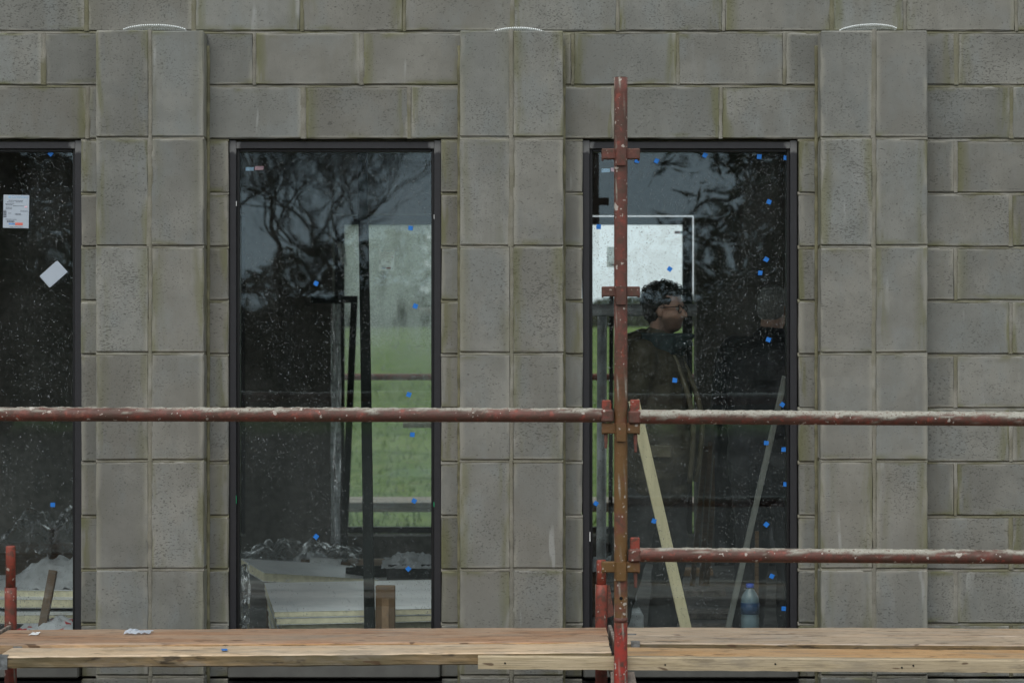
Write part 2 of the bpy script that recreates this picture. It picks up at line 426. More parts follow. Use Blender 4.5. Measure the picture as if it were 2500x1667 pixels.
# churned mud over the whole site in front, grass again beyond the rear scaffold
yd = g.math('MULTIPLY_ADD', n2, 3.0, s.outputs[1])
mudm = g.math('MULTIPLY', g.step(yd, 10.2, 8.6), g.step(g.math('MULTIPLY_ADD', n, 8.0, s.outputs[1]), -30, -22))
c = g.mix(mudm, c, g.mix(n3, (.07, .062, .050), (.12, .106, .086)))
M['ground'] = g.done(g.pbr(c, .9, g.bump(g.math('ADD', n2, n3), .7, .05), spec=.15))
GROUND = -0.16
def ground_z(x, y):
    return GROUND + .03 * nz(x * .4, y * .4) + .036 * max(0.0, min(y, 76) - 13)      # the field climbs gently away behind the building
def gfn(u, w):
    # fine cells near the building, wide ones out to the horizon
    k = lambda t: (abs(2 * t - 1) ** 3.2) * (1 if t > .5 else -1)
    x, y = k(u) * 900, k(w) * 900
    return (x, y, ground_z(x, y))
tag(link('ground', grid_mesh('ground', 170, 170, gfn), M['ground']), 'muddy site ground running into a green grass field', 'ground', kind='structure')

# ================================================================== the building
rng = random.Random(4)
bld = empty('blockwork_building', (0, 0, 0))
tag(bld, 'unfinished grey concrete block building with three tall dark windows', 'building')
J0, CO = 2.774, 0.225                     # top bed joint, course height
WIN = [(-2.700, -1.804), (-1.186, -0.2975), (0.2965, 1.196)]
HEAD, FOOT = 2.323, 0.175
YF = 5.55                                 # outer face of the rear wall

mesh_cache = {}
def block_mesh(w, h, dpt, b=.0045):
    key = (round(w, 3), round(h, 3), round(dpt, 3), len(mesh_cache) % 3)
    if key not in mesh_cache:
        bm = bmesh.new(); box_bm(bm, (0, 0, 0), (w, dpt, h), b)
        ax = Vector((0, 0, 1)) if h > w else Vector((1, 0, 0)); ln = max(h, w); nc = 5 if ln > .2 else 1
        for k in range(1, nc + 1):               # extra cuts let the arrises waver and chip
            bmesh.ops.bisect_plane(bm, geom=bm.verts[:] + bm.edges[:] + bm.faces[:], plane_co=ax * (-ln / 2 + ln * k / (nc + 1) + rng.uniform(-.02, .02)), plane_no=ax)
        for vv in bm.verts:
            vv.co += Vector((rng.uniform(-1, 1), rng.uniform(-.6, .6), rng.uniform(-1, 1))) * .0017
            if rng.random() < .05: vv.co *= Vector((.988, .99, .988)).x
        mesh_cache[key] = to_mesh(bm, 'block')
    return mesh_cache[key]

def block(x0, x1, z0, z1, y0, y1, parent, mat, gap=.010, off=(0, 0, 0)):
    w, h = x1 - x0 - gap, z1 - z0 - gap
    if w < .012: return
    o = link('concrete_block', block_mesh(w, h, y1 - y0), mat, parent,
             Vector(((x0 + x1) / 2, (y0 + y1) / 2 + rng.uniform(-.0018, .0018), (z0 + z1) / 2)) - Vector(off),
             (rng.uniform(-.002, .002), rng.uniform(-.0015, .0015), rng.uniform(-.002, .002)))
    o['hx'] = w / 2; o['hz'] = h / 2
    return o

PX = lambda p: (p - 1250) / 583.5
rows = {}
rows[-2] = [PX(p) for p in (-716, -453, -190, 80, 342, 605, 868, 1120, 1380, 1640, 1900, 2160, 2420, 2690, 2953, 3216)]
rows[-1] = [PX(p) for p in (-840, -577, -314, -52, 211, 473, 737, 987, 1251, 1508, 1767, 2031, 2210, 2481, 2744, 3007, 3270)]
rows[0] = [PX(p) for p in (-683, -420, -157, 106, 362, 621, 883, 1140, 1398, 1655, 1915, 2100, 2335, 2598, 2861, 3124)]
rows[1] = [PX(p) for p in (-838, -575, -312, -49, 214, 480, 741, 1000, 1262, 1498, 1760, 2022, 2205, 2470, 2733, 2996, 3259)]
VJ = []                                    # vertical joints seen: (x, z0, z1)
for k, js in rows.items():
    z1 = J0 - CO * k; z0 = z1 - CO
    for a, b in zip(js[:-1], js[1:]):
        block(a, b, z0, z1, 0, .1, bld, M['block'])
    VJ += [(x, z0, z1) for x in js]
for k in range(2, 13):
    z1 = J0 - CO * k; z0 = z1 - CO
    if z1 < FOOT - .3: break
    xr = PX(2333 if k % 2 == 0 else 2468)
    js = [WIN[2][1], 1.42 if k % 2 else 1.55, xr, xr + .45, xr + .9]
    segs = [(js[i], js[i + 1]) for i in range(4)]
    for (a, b) in ((WIN[0][1], WIN[1][0]), (WIN[1][1], WIN[2][0])):
        mid = (a + b) / 2 + (.02 if k % 2 else -.02)
        segs += [(a - .004, mid), (mid, b + .004)]
    segs += [(-3.6, -3.15), (-3.15, WIN[0][0] + .004)]
    zb = z0 if z0 > .06 else z0
    for a, b in segs:
        block(a, b, zb, z1, 0, .1, bld, M['block'])
    VJ += [(xr, z0, z1), (xr + .45, z0, z1)]

def ribbon(vs_, fs, p0, p1, half, ytop, ybot, horiz, y_off, amp=.002):
    """a struck mortar joint, uneven in depth"""
    L = (Vector(p1) - Vector(p0)).length; n = max(2, int(L / .018)); base = len(vs_)
    for i in range(n + 1):
        t = i / n; x = p0[0] + (p1[0] - p0[0]) * t; z = p0[1] + (p1[1] - p0[1]) * t
        q = amp * 1.6 * nz(x * 14, z * 14 + 5, y_off * 9) + amp * nz(x * 55, z * 55, 3.1)
        e1 = .0026 * nz(x * 22, z * 22, 7.7) + .0035 * nz(x * 5, z * 5, 2.2); e2 = .0026 * nz(x * 22, z * 22, 1.7) + .0035 * nz(x * 5, z * 5, 6.2)
        if horiz:
            vs_ += [(x, y_off + ytop + q, z + half + e1), (x, y_off + (ytop + ybot) / 2 + q, z), (x, y_off + ybot + q * .7, z - half + e2), (x, y_off + .02, z - half - .004)]
        else:
            vs_ += [(x - half + e1, y_off + ybot + q, z), (x, y_off + ytop + q, z), (x + half + e2, y_off + ybot + q, z), (x + half + .003, y_off + .02, z)]
    for i in range(n):
        for j in range(3):
            a = base + i * 4 + j
            fs.append((a, a + 1, a + 5, a + 4))

vs_, fs = [], []
for k in range(-2, 12):
    z = J0 - CO * k
    if z < .0: break
    spans = [(-3.6, 3.6)] if z > HEAD + .05 else [(-3.6, WIN[0][0]), (WIN[0][1], WIN[1][0]), (WIN[1][1], WIN[2][0]), (WIN[2][1], 3.6)]
    if abs(z - HEAD) < .05: spans = [(-3.6, WIN[0][0]), (WIN[0][1], WIN[1][0]), (WIN[1][1], WIN[2][0]), (WIN[2][1], 3.6)]
    for a, b in spans: ribbon(vs_, fs, (a, z), (b, z), .0075, .011, .001, True, 0.0)
for x, z0, z1 in VJ:
    ribbon(vs_, fs, (x, z0 + .004), (x, z1 - .004), .0080 + rng.uniform(-.002, .003), rng.uniform(-.0015, .002), rng.uniform(-.002, .0005), False, 0.0, .003)
me = bpy.data.meshes.new('mortar'); me.from_pydata(vs_, [], fs)
for p in me.polygons: p.use_smooth = True
link('mortar_joints', me, M['mortar'], bld)

# pilasters of blocks stood on end, with lath left poking out of the top
PJ = [2.770] + [EYE + (833.5 - y) / 590.2 for y in (337, 601.5, 862.5, 1124.5, 1389.5, 1650)] + [-.35]
LATH = {0: (298, 452, 59, 70, 0), 1: (1198, 1333, 66, 78, 0), 2: (2050, 2192, 61, 73, -6)}
for i, (xc, w) in enumerate(((-1.4985, .446), (-.002, .428), (1.4985, .442))):
    pil = empty('pilaster', (xc, -.1, GROUND)); pil.parent = bld
    off = (xc, -.1, GROUND); vs_, fs = [], []
    for a, b in zip(PJ[1:], PJ[:-1]):
        for s in (-1, 1):
            x0, x1 = (xc - w / 2 - .005, xc) if s < 0 else (xc, xc + w / 2 + .005)
            block(x0, x1, a, b, -.1, -.002, pil, M['pilaster_block'], off=off)
        if b < 2.7: ribbon(vs_, fs, (-w / 2, b - off[2]), (w / 2, b - off[2]), .008, .011, .001, True, 0.0)
        ribbon(vs_, fs, (rng.uniform(-.003, .003), a - off[2]), (rng.uniform(-.003, .003), b - off[2]), .0080 + rng.uniform(-.002, .003), rng.uniform(-.0015, .001), rng.uniform(-.002, .0), False, 0.0, .003)
    me = bpy.data.meshes.new('pj'); me.from_pydata(vs_, [], fs)
    for p in me.polygons: p.use_smooth = True
    link('mortar_joints', me, M['pilaster_mortar'], pil)
    bm = bmesh.new(); zc = (PJ[0] + PJ[-1]) / 2
    box_bm(bm, (0, .054, zc - off[2]), (w - .008, .09, PJ[0] - PJ[-1] - .02)); link('mortar_core', to_mesh(bm), M['mortar'], pil)
    bm = bmesh.new()
    for s in (-1, 1):        # rough mortar squeezed out in the corner between pilaster and wall
        pts = [(s * (w / 2 + .0035 + .002 * nz(k * .7, i, s)), .096 + .003 * nz(k * .45, s, 4), PJ[-1] - off[2] + .05 + k * .045) for k in range(int((PJ[0] - PJ[-1] - .055) / .045))]
        tube_bm(bm, pts, [.009 + .004 * nz(k * .9, i, s * 2) for k in range(len(pts))], 7)
    link('mortar_fillet', to_mesh(bm), M['damp_mortar'], pil)
    # expanded metal lath
    l0, l1, yt, yb, sk = LATH[i]; bm = bmesh.new(); zc = 8.63
    A = at(l0, yb, zc) - Vector(off); B = at(l1, yb, zc) - Vector(off); hgt = (yb - yt) / F * zc
    nW = 30
    def lp(t, q):
        arch = math.sin(math.pi * min(1, max(0, t))) ** .55
        p = A.lerp(B, t); p.z += -.004 + (hgt + .004) * arch * q + (sk / F * zc) * -t
        p.y += .015 + .05 * (1 - q) + .004 * nz(t * 9, q * 5, i)
        return p
    for k in range(nW):
        for s in (-1, 1):
            pts = []
            for j in range(5):
                q = j / 4; t = (k + s * 1.2 * (q - .5)) / (nW - 1)
                if 0 <= t <= 1: pts.append(lp(t, q))
            if len(pts) > 1: tube_bm(bm, pts, .0025, 4)
    link('wire_lath', to_mesh(bm), M['lath'], pil)

# plinth, sills, inner leaf, floor, ceiling
bm = bmesh.new()
box_bm(bm, (0, .06, -.06), (7.2, .1, .24)); link('plinth', to_mesh(bm), M['plinth_black'], bld)  # near-black band along the wall foot below the sills
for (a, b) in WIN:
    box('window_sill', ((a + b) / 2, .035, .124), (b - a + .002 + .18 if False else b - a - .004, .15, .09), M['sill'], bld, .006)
def leaf_panel(name, y0, y1, ops, mat, x0=-4.6, x1=3.8, z0=-.2, z1=3.2, parent=None):
    bm = bmesh.new(); xs = x0
    yc, dy = (y0 + y1) / 2, y1 - y0
    for a, b in ops:
        box_bm(bm, ((xs + a) / 2, yc, (z0 + z1) / 2), (a - xs, dy, z1 - z0)); 
        box_bm(bm, ((a + b) / 2, yc, (HEAD + .012 + z1) / 2), (b - a, dy, z1 - HEAD - .012))
        box_bm(bm, ((a + b) / 2, yc, (z0 + FOOT) / 2), (b - a, dy, FOOT - z0)); xs = b
    box_bm(bm, ((xs + x1) / 2, yc, (z0 + z1) / 2), (x1 - xs, dy, z1 - z0))
    return link(name, to_mesh(bm), mat, parent)
OPN = [(a - .02, b + .02) for a, b in WIN]
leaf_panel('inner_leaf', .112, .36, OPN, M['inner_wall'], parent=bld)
OPF = [(-2.72, -1.79), (-1.205, -.285), (.285, 1.236)]
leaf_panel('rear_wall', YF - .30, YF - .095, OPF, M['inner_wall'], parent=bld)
for x in (-4.65, 3.85):                     # unseen doorways added in both end walls to let daylight in
    bm = bmesh.new()
    box_bm(bm, (x, .75, 1.5), (.1, .77, 3.4)); box_bm(bm, (x, 4.85, 1.5), (.1, .8, 3.4)); box_bm(bm, (x, 2.79, 2.84), (.1, 3.3, .72))
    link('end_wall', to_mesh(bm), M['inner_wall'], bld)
box('roof_deck', (-.4, YF / 2, 2.92 + .28), (8.6, YF - .26, .1), M['ceiling'], bld, 0)
for i in range(14):
    box('ceiling_joist', (-4.4 + i * .6, YF / 2, 2.98), (.045, YF - .66, .22), M['wood_dark'], bld, 0)
bm = bmesh.new(); box_bm(bm, (-.4, YF / 2, -.09), (8.38, YF - .62, .18))
tag(link('floor', to_mesh(bm), M['slab']), 'dusty grey concrete floor slab inside the building', 'floor', kind='structure')

# ------------------------------------------------------------------ windows
def S(x, y): return x * 2500 / 2352, y * 2500 / 2352       # first-look coordinates to photo pixels
def drops(n, x0, x1, z0, z1, seed, rmin=.0008, rmax=.0019, dens=None, sgn=-1):
    rs = np.random.RandomState(seed); P = []
    while len(P) < n:
        x, z = rs.uniform(x0, x1), rs.uniform(z0, z1)
        d_ = .45 + .75 * nz(x * 5, z * 3, seed) + .5 * nz(x * 17 + z * 9, z * 13, seed + 3)
        if dens: d_ += dens((x - x0) / (x1 - x0), (z - z0) / (z1 - z0))
        if rs.rand() < d_: P.append((x, z, rmin + (rmax - rmin) * rs.rand() ** 2.2, 1 + .7 * rs.rand() ** 2))
    P = np.array(P); k = 6; ang = np.arange(k) * 2 * np.pi / k
    V = np.zeros((len(P), 2 * k + 1, 3)); r = P[:, 2:3]; el = P[:, 3:4]
    for j, (rr, hh) in enumerate(((1.0, 0.0), (.68, .38))):
        V[:, j * k:(j + 1) * k, 0] = P[:, 0:1] + r * rr * np.cos(ang)
        V[:, j * k:(j + 1) * k, 2] = P[:, 1:2] + r * rr * el * np.sin(ang)
        V[:, j * k:(j + 1) * k, 1] = sgn * r * hh
    V[:, 2 * k] = np.stack([P[:, 0], sgn * P[:, 2] * .56, P[:, 1]], 1)
    fl = []
    for j in range(k):
        j2 = (j + 1) % k
        fl += [[j, j2, k + j2], [j, k + j2, k + j], [k + j, k + j2, 2 * k]]
    for j in range(1, k - 1): fl.append([0, j + 1, j])
    fl = np.array(fl)
    if sgn > 0: fl = fl[:, ::-1]
    Fc = (fl[None] + (np.arange(len(P)) * (2 * k + 1))[:, None, None]).reshape(-1, 3)
    me = bpy.data.meshes.new('drops'); me.from_pydata(V.reshape(-1, 3).tolist(), [], Fc.tolist())
    for p in me.polygons: p.use_smooth = True
    return me

def sticker(win, px, py, z=8.742, size=.0185, rot=0.0, mat='blue_tape', h=None, name='blue_sticker'):
    p = at(px, py, z); bm = bmesh.new(); box_bm(bm, (0, 0, 0), (size, .0012, h or size), .0)
    for vv in bm.verts: vv.co += Vector((rng.uniform(-1, 1), 0, rng.uniform(-1, 1))) * size * .05
    return link(name, to_mesh(bm), M[mat], win, p - win.location, (0, rot, 0))

GY = .046                                  # outer face of the glass
def window(a, b, y, mats, name='window', front=True, glass='glass', pad=0.0, pad_r=None, pad_t=None):
    w = b - a; h = HEAD - FOOT; cx, cz = (a + b) / 2, (HEAD + FOOT) / 2
    win = empty(name, (cx, y, cz)); win.parent = bld
    s = 1 if front else -1
    bm = bmesh.new(); fw = .029; pad_r = pad if pad_r is None else pad_r; pad_t = pad if pad_t is None else pad_t; zh = h / 2 - .006 + pad_t if pad else h / 2; zm = (zh - h / 2 - pad) / 2
    for c, sz in (((-w / 2 + fw / 2 - pad / 2, .035 * s, zm), (fw + pad, .07, zh + h / 2 + pad)), ((w / 2 - fw / 2 + pad_r / 2, .035 * s, zm), (fw + pad_r, .07, zh + h / 2 + pad)),
                  ((0, .035 * s, h / 2 - fw / 2 - .006 + pad_t / 2), (w - 2 * fw, .07, fw + pad_t)), ((0, .035 * s, -h / 2 + fw / 2), (w - 2 * fw, .07, fw))):
        box_bm(bm, c, sz, .002)
    f = link('window_frame', to_mesh(bm), M['frame'], win); f['hx'] = w / 2; f['hz'] = h / 2
    bm = bmesh.new(); bw = .013; iw, ih = w - 2 * fw, h - 2 * fw - .006
    for c, sz in (((-iw / 2 + bw / 2, .040 * s, -.003), (bw, .05, ih)), ((iw / 2 - bw / 2, .040 * s, -.003), (bw, .05, ih)),
                  ((0, .040 * s, ih / 2 - bw / 2 - .003), (iw - 2 * bw, .05, bw)), ((0, .040 * s, -ih / 2 + bw / 2 - .003), (iw - 2 * bw, .05, bw))):
        box_bm(bm, c, sz, .002)
    link('gasket', to_mesh(bm), M['gasket'], win)
    bm = bmesh.new(); box_bm(bm, (0, .038 * s, -.003), (iw - .008, .024, ih - .008))
    link('glass_pane', to_mesh(bm), M[glass], win)
    return win, iw - 2 * bw, ih - 2 * bw

wins = []
for i, (a, b) in enumerate(WIN):
    w, iw, ih = window(a, b, .020, M)
    wins.append(w)
    n = (8500, 8000, 9500)[i]
    den = (None, lambda u, v_: .35 * v_ - .22 + .3 * (u > .5) * (v_ > .6), lambda u, v_: .55 * v_ - .30)[i]
    dm = drops(n, -iw / 2, iw / 2, -ih / 2, ih / 2, 11 + i, dens=den)
    o = link('raindrops', dm, M['drop'], w, (0, .0255, -.003)); o['kind'] = 'stuff'
w_l, w_m, w_r = wins
for (x, y, r) in ((943, 524, 5), (726, 651, 25), (954, 703, 20), (939, 906, 20), (947, 998, 4), (951, 1150, 30), (726, 1232, 40), (938, 1306, 45)):
    sticker(w_m, *S(x, y), rot=R(r))
for (x, y, r) in ((1463, 369, 8), (1508, 370, 25), (1619, 357, 28), (1744, 360, 2), (1805, 363, 5), (1766, 464, 25), (1375, 521, 2), (1538, 618, 35),
                  (1760, 596, 30), (1746, 627, 5), (1765, 780, 20), (1550, 873, 5), (1797, 929, 35), (1760, 1017, 3), (1800, 1032, 2), (1804, 1112, 3),
                  (1369, 1156, 30), (1502, 1196, 20), (1760, 1204, 40), (1773, 1323, 25), (1800, 1397, 3)):
    sticker(w_r, *S(x, y), rot=R(r))
for (x, y, r) in ((116, 353, 42), (121, 1159, 2)): sticker(w_l, *S(x, y), rot=R(r))
sticker(w_l, *S(123, 630), size=.095, h=.058, rot=R(-42), mat='paper', name='blank_label')
# two-colour corner labels inside the glass
for w, (x, y) in ((w_m, (585, 387)), (w_r, (1402, 391))):
    sticker(w, *S(x - 11, y + 1), z=8.79, size=.034, h=.015, mat='print_pale_blue', name='corner_label')
    sticker(w, *S(x + 11, y - 1), z=8.79, size=.036, h=.015, mat='print_pink', name='corner_label')
# packers and clips showing at the edge of the frames
for w, x, y, h, m in ((w_m, 542, 468, .02, 'white_plastic'), (w_m, 998, 498, .018, 'white_plastic'), (w_m, 541.5, 1147, .034, 'green_plastic'), (w_m, 997.5, 1158, .02, 'green_plastic'),
                      (w_r, 1817, 532, .02, 'white_plastic'), (w_r, 1354.5, 1232, .04, 'white_plastic'), (w_r, 1817.5, 1245, .034, 'white_plastic')):
    sticker(w, *S(x, y), z=8.722, size=.006, h=h, mat=m, name='glazing_packer')

def text_bm(bm, body, size, x, z, mi, y=-.0012):
    cu = bpy.data.curves.new('t', 'FONT'); cu.body = body; cu.size = size; cu.align_x = 'LEFT'
    o = bpy.data.objects.new('t', cu); C.objects.link(o)
    dg = bpy.context.evaluated_depsgraph_get(); me = bpy.data.meshes.new_from_object(o.evaluated_get(dg))
    vmap = [bm.verts.new((x + q.co.x, y, z + q.co.y)) for q in me.vertices]
    for p in me.polygons:
        try:
            f = bm.faces.new([vmap[k] for k in p.vertices]); f.material_index = mi
        except ValueError: pass
    bpy.data.objects.remove(o, do_unlink=True); bpy.data.curves.remove(cu); bpy.data.meshes.remove(me)

def print_label(win, c, w, h, z, rot=0.0, name='printed_label', paper='paper'):
    """glazing delivery label: letterhead, lines of small type, bar codes, two coloured logos"""
    bm = bmesh.new()
    if paper == 'backlit': bm.faces.new([bm.verts.new((a_ * w / 2, 0, b_ * h / 2)) for a_, b_ in ((-1, -1), (1, -1), (1, 1), (-1, 1))])
    else: box_bm(bm, (0, 0, 0), (w, .0012, h))
    q = lambda x0, x1, z0, z1, mi: box_bm(bm, ((x0 + x1 - 1) / 2 * w, -.0009, (.5 - (z0 + z1) / 2) * h), ((x1 - x0) * w, .0006, (z1 - z0) * h), mi=mi)
    q(.19, .28, .035, .095, 3)
    text_bm(bm, 'CareyGlass', .115 * w * 1.25, (-.5 + .31) * w, (.5 - .092) * h, 3)
    for x0, x1, z0 in ((.2, .76, .165), (.14, .42, .215), (.48, .75, .205), (.08, .43, .27), (.10, .36, .30), (.38, .8, .325), (.10, .34, .375), (.10, .34, .42), (.66, .96, .48), (.20, .31, .55), (.45, .70, .56), (.48, .70, .59), (.10, .52, .735), (.26, .42, .965), (.45, .80, .965)):
        x = x0; rr = random.Random(int(x0 * 100 + z0 * 1000))
        while x < x1:
            d_ = rr.uniform(.02, .07); q(x, min(x1, x + d_), z0, z0 + .013, 1); x += d_ + .012
    for i in range(9): q(.01, .13, .47 + i * .024, .47 + i * .024 + (.006 + .010 * ((i * 7) % 3) / 2), 1)
    for i in range(14): q(.15 + i * .021, .15 + i * .021 + (.006 + .008 * ((i * 5) % 3) / 2), .775, .835, 1)
    q(.22, .47, .855, .90, 2); q(.475, .77, .835, .915, 4); q(.83, .93, .335, .375, 5)
    o = link(name, to_mesh(bm), [M[paper], M['print_dark'], M['print_blue'], M['print_pale_blue'], M['print_red'], M['print_pink']], win, c - win.location, (0, rot, 0))
    return o
A = at(*S(7.5, 448), 8.742); B = at(*S(66.5, 524), 8.742)
print_label(w_l, (A + B) / 2, B.x - A.x, A.z - B.z, 8.742, R(1.2))

g = G('backlit_paper'); M['backlit'] = g.done(g.n('MixShader', {0: .9, 1: g.pbr((.9, .93, .95), .5), 2: g.n('BsdfTranslucent', {'Color': (1, 1, 1)}).outputs[0]}).outputs[0])
# rear windows, the middle one misted over
rear = []
for i, (a, b) in enumerate(((-2.70, -1.81), (-1.185, -.305), (.305, 1.205))):
    w, iw, ih = window(a, b, YF - .02, M, front=False, glass=('far_glass', 'fog_glass', 'far_glass')[i], pad=.05, pad_r=.0255 if i == 2 else .05, pad_t=.0125 if i == 2 else .05)   # daylight shows past the unsealed third frame
    rear.append(w)
    if i == 1:
        o = link('raindrops', drops(1400, -iw / 2, iw / 2, -ih / 2, ih / 2, 31, .0015, .005, sgn=1), M['drop'], w, (0, -.0255, -.003)); o['kind'] = 'stuff'
A = at(*S(870, 573), 14.16); B = at(*S(906, 622), 14.16)
print_label(rear[1], (A + B) / 2, B.x - A.x, A.z - B.z, 0, paper='backlit')
A = at(*S(1394, 567), 14.16); B = at(*S(1424, 614), 14.16)
print_label(rear[2], (A + B) / 2, B.x - A.x, A.z - B.z, 0, paper='backlit')
for x0, x1, m in ((1549, 1563, 'print_red'), (1563, 1577, 'print_dark')):
    p = at(*S((x0 + x1) / 2, 534), 14.16)
    bm = bmesh.new(); box_bm(bm, (0, 0, 0), (.039, .0012, .018)); link('corner_label', to_mesh(bm), M[m], rear[2], p - rear[2].location)

# ================================================================== scaffold
def crust_tube(p0, p1, r=.0242, crust=0.0, seed=0, seg=20, step=.012):
    """scaffold tube; hardened mortar stands proud along its upper side"""
    p0, p1 = Vector(p0), Vector(p1); L = (p1 - p0).length; n = max(2, int(L / step)) if crust else max(2, int(L / .05))
    bm = bmesh.new(); lay = bm.verts.layers.float.new('crust'); rings = tube_bm(bm, [p0.lerp(p1, i / n) for i in range(n + 1)], r, seg)
    d = (p1 - p0).normalized()
    for i, rg in enumerate(rings):
        ctr = p0.lerp(p1, i / n); s = (i / n) * L
        for vv in rg:
            nrm = (vv.co - ctr).normalized()
            up = nrm.z
            if crust:
                a = fbm(s * 3.0 + seed, nrm.y * 1.1, seed) * .7 + fbm(s * 17 + seed, nrm.y * 2.2 + 3, nrm.z * 2 + seed) * .6
                amt = (up - .95 + crust * 1.05 + a * .95)
                amt = max(0.0, min(1.0, amt * 2.4))
                bl = fbm(s * 5 + seed * 3, nrm.z * 1.5, 8.8)
                if bl > .75 - .25 * crust: amt = max(amt, min(1, (bl - .75 + .25 * crust) * 6))
                vv[lay] = amt
                vv.co += nrm * amt * (.0016 + .0040 * max(0, fbm(s * 45, nrm.y * 4, nrm.z * 4 + seed) + .35) * max(.25, up))
            else:
                vv[lay] = max(0.0, min(1.0, (fbm(s * 14 + seed, nrm.x * 2.6, nrm.y * 2.6 + seed) - .52) * 6))
    return to_mesh(bm)

ZP = 7.50; YP = ZP - D; SC = F / ZP
post_x = (1515.5 - 1250) / SC
def zp(py, z=ZP): return EYE - (py - 833.5) / F * z
std = empty('scaffold_standard', (post_x, YP, GROUND))
tag(std, 'tall rusty red scaffold standard standing in front of the window with the two men', 'scaffold pole')
def rel(o, p): return Vector(p) - o.location
link('tube', crust_tube((0, 0, 0), (0, 0, zp(190) - GROUND), seed=2, seg=24, step=.02), M['post_steel'], std)
bm = bmesh.new(); tube_bm(bm, [(0, 0, zp(198) - GROUND), (0, 0, zp(189.2) - GROUND)], [.0212, .0212], 18)
link('open_end', to_mesh(bm), M['dark_steel'], std)
def pressing(parent, x, y, z0, z1, zl, mat, la=.069, ra=.069):
    """V-pressing: two side pockets and one folded front pocket welded to the tube"""
    bm = bmesh.new(); zc = (z0 + z1) / 2; h = z1 - z0
    for s, a in ((-1, la), (1, ra)):
        box_bm(bm, (s * (a + .018) / 2, .0, zc), (a - .018, .030, h), .003)
        box_bm(bm, (s * (a - .004), .010, zc - .002), (.006, .044, h + .004), .002)
    # front fold, tapering downward
    pr = [(-.024, -.010), (-.017, -.034), (.017, -.034), (.024, -.010)]
    rings = []
    for zz, k in ((z1, 1.0), (z0 + .004, .98), (zl, .90)):
        rings.append([bm.verts.new((px_ * k, py_ * (1 if zz > z0 else .97), zz)) for px_, py_ in pr])
    for i in range(2):
        for j in range(3): bm.faces.new((rings[i][j], rings[i][j + 1], rings[i + 1][j + 1], rings[i + 1][j]))
    bm.faces.new(rings[0]); bm.faces.new(rings[2][::-1])
    return link('v_pressing', to_mesh(bm), mat, parent, (x, y, 0))
for a, b, l in ((363.5, 389.5, 405.5), (699.5, 724, 744), (1032, 1058, 1076), (1370, 1396, 1415)):
    pressing(std, 0, 0, zp(b) - GROUND, zp(a) - GROUND, zp(l) - GROUND, M['post_steel'])
bm = bmesh.new(); tube_bm(bm, [(0, -.0236, zp(1458) - GROUND), (0, -.0250, zp(1458) - GROUND)], .0062, 12)
link('pin_hole', to_mesh(bm), M['dark_steel'], std)
bm = bmesh.new(); tube_bm(bm, [(0, 0, zp(1518) - GROUND), (0, 0, zp(1506) - GROUND)], [.0246, .0249], 20)
link('weld_collar', to_mesh(bm), M['red_steel'], std)

def ledger(name, label, p0, p1, crust, seed, ends, mat='red_steel', group=None):
    """ends: list of (x, direction into tube, wedge top z, tail bottom z)"""
    o = empty(name, p0); tag(o, label, 'scaffold tube', group)
    link('tube', crust_tube((0, 0, 0), Vector(p1) - Vector(p0), crust=crust, seed=seed), M[mat], o)
    for (x, s, zt, zb) in ends:
        zc = Vector(p0).lerp(Vector(p1), 0 if abs(x - p0[0]) < abs(x - p1[0]) else 1).z
        bm = bmesh.new()
        box_bm(bm, (x - p0[0], 0, zc - p0[2]), (.044, .054, .047), .006)
        link('end_clamp', to_mesh(bm), M['red_steel'], o)
        bm = bmesh.new()
        box_bm(bm, (x - p0[0] + s * .002, 0, (zc + .022 + zt) / 2 - p0[2]), (.034, .020, zt - zc - .020), .003)
        link('wedge', to_mesh(bm), M['bright_red_steel'], o); bm = bmesh.new()
        vs2 = box_bm(bm, (x - p0[0] + s * .004, 0, (zb + zc - .06) / 2 - p0[2]), (.015, .012, zc - .06 - zb), .002)
        for vv in vs2:
            if vv.co.z < (zb + .015 - p0[2]): vv.co.x *= 1.0; vv.co.x += (x - p0[0] + s * .006 - vv.co.x) * .35
        link('wedge_tail', to_mesh(bm), M['red_steel'], o)
    return o
xl, xr_ = post_x - .049, post_x + .049
ledger('scaffold_ledger', 'long red guard rail tube left of the tall post, lightly splashed with mortar',
       (-1.985, YP, zp(1011.5)), (xl - .012, YP, zp(1014.5)), .34, 3.3, [(xl, -1, zp(977), zp(1094)), (-1.994, 1, zp(975), zp(1092))])
ledger('scaffold_ledger', 'red guard rail tube right of the tall post, thickly crusted with pale mortar',
       (xr_ + .012, YP, zp(1018)), (2.7, YP, zp(1027.5)), .78, 8.1, [(xr_, 1, zp(976), zp(1104))])
ledger('scaffold_ledger', 'lower red scaffold tube right of the tall post, patched with pale mortar',
       (xr_ + .010, YP, zp(1354.5)), (2.7, YP, zp(1363.5)), .60, 5.7, [(xr_, 1, zp(1312), zp(1434))])

std2 = empty('scaffold_standard', (post_x - 2.438, YP, GROUND)); tag(std2, 'rusty red scaffold standard at the far left end of the long guard rail', 'scaffold pole')
for ch in std.children:
    c2 = ch.copy(); C.objects.link(c2); c2.parent = std2
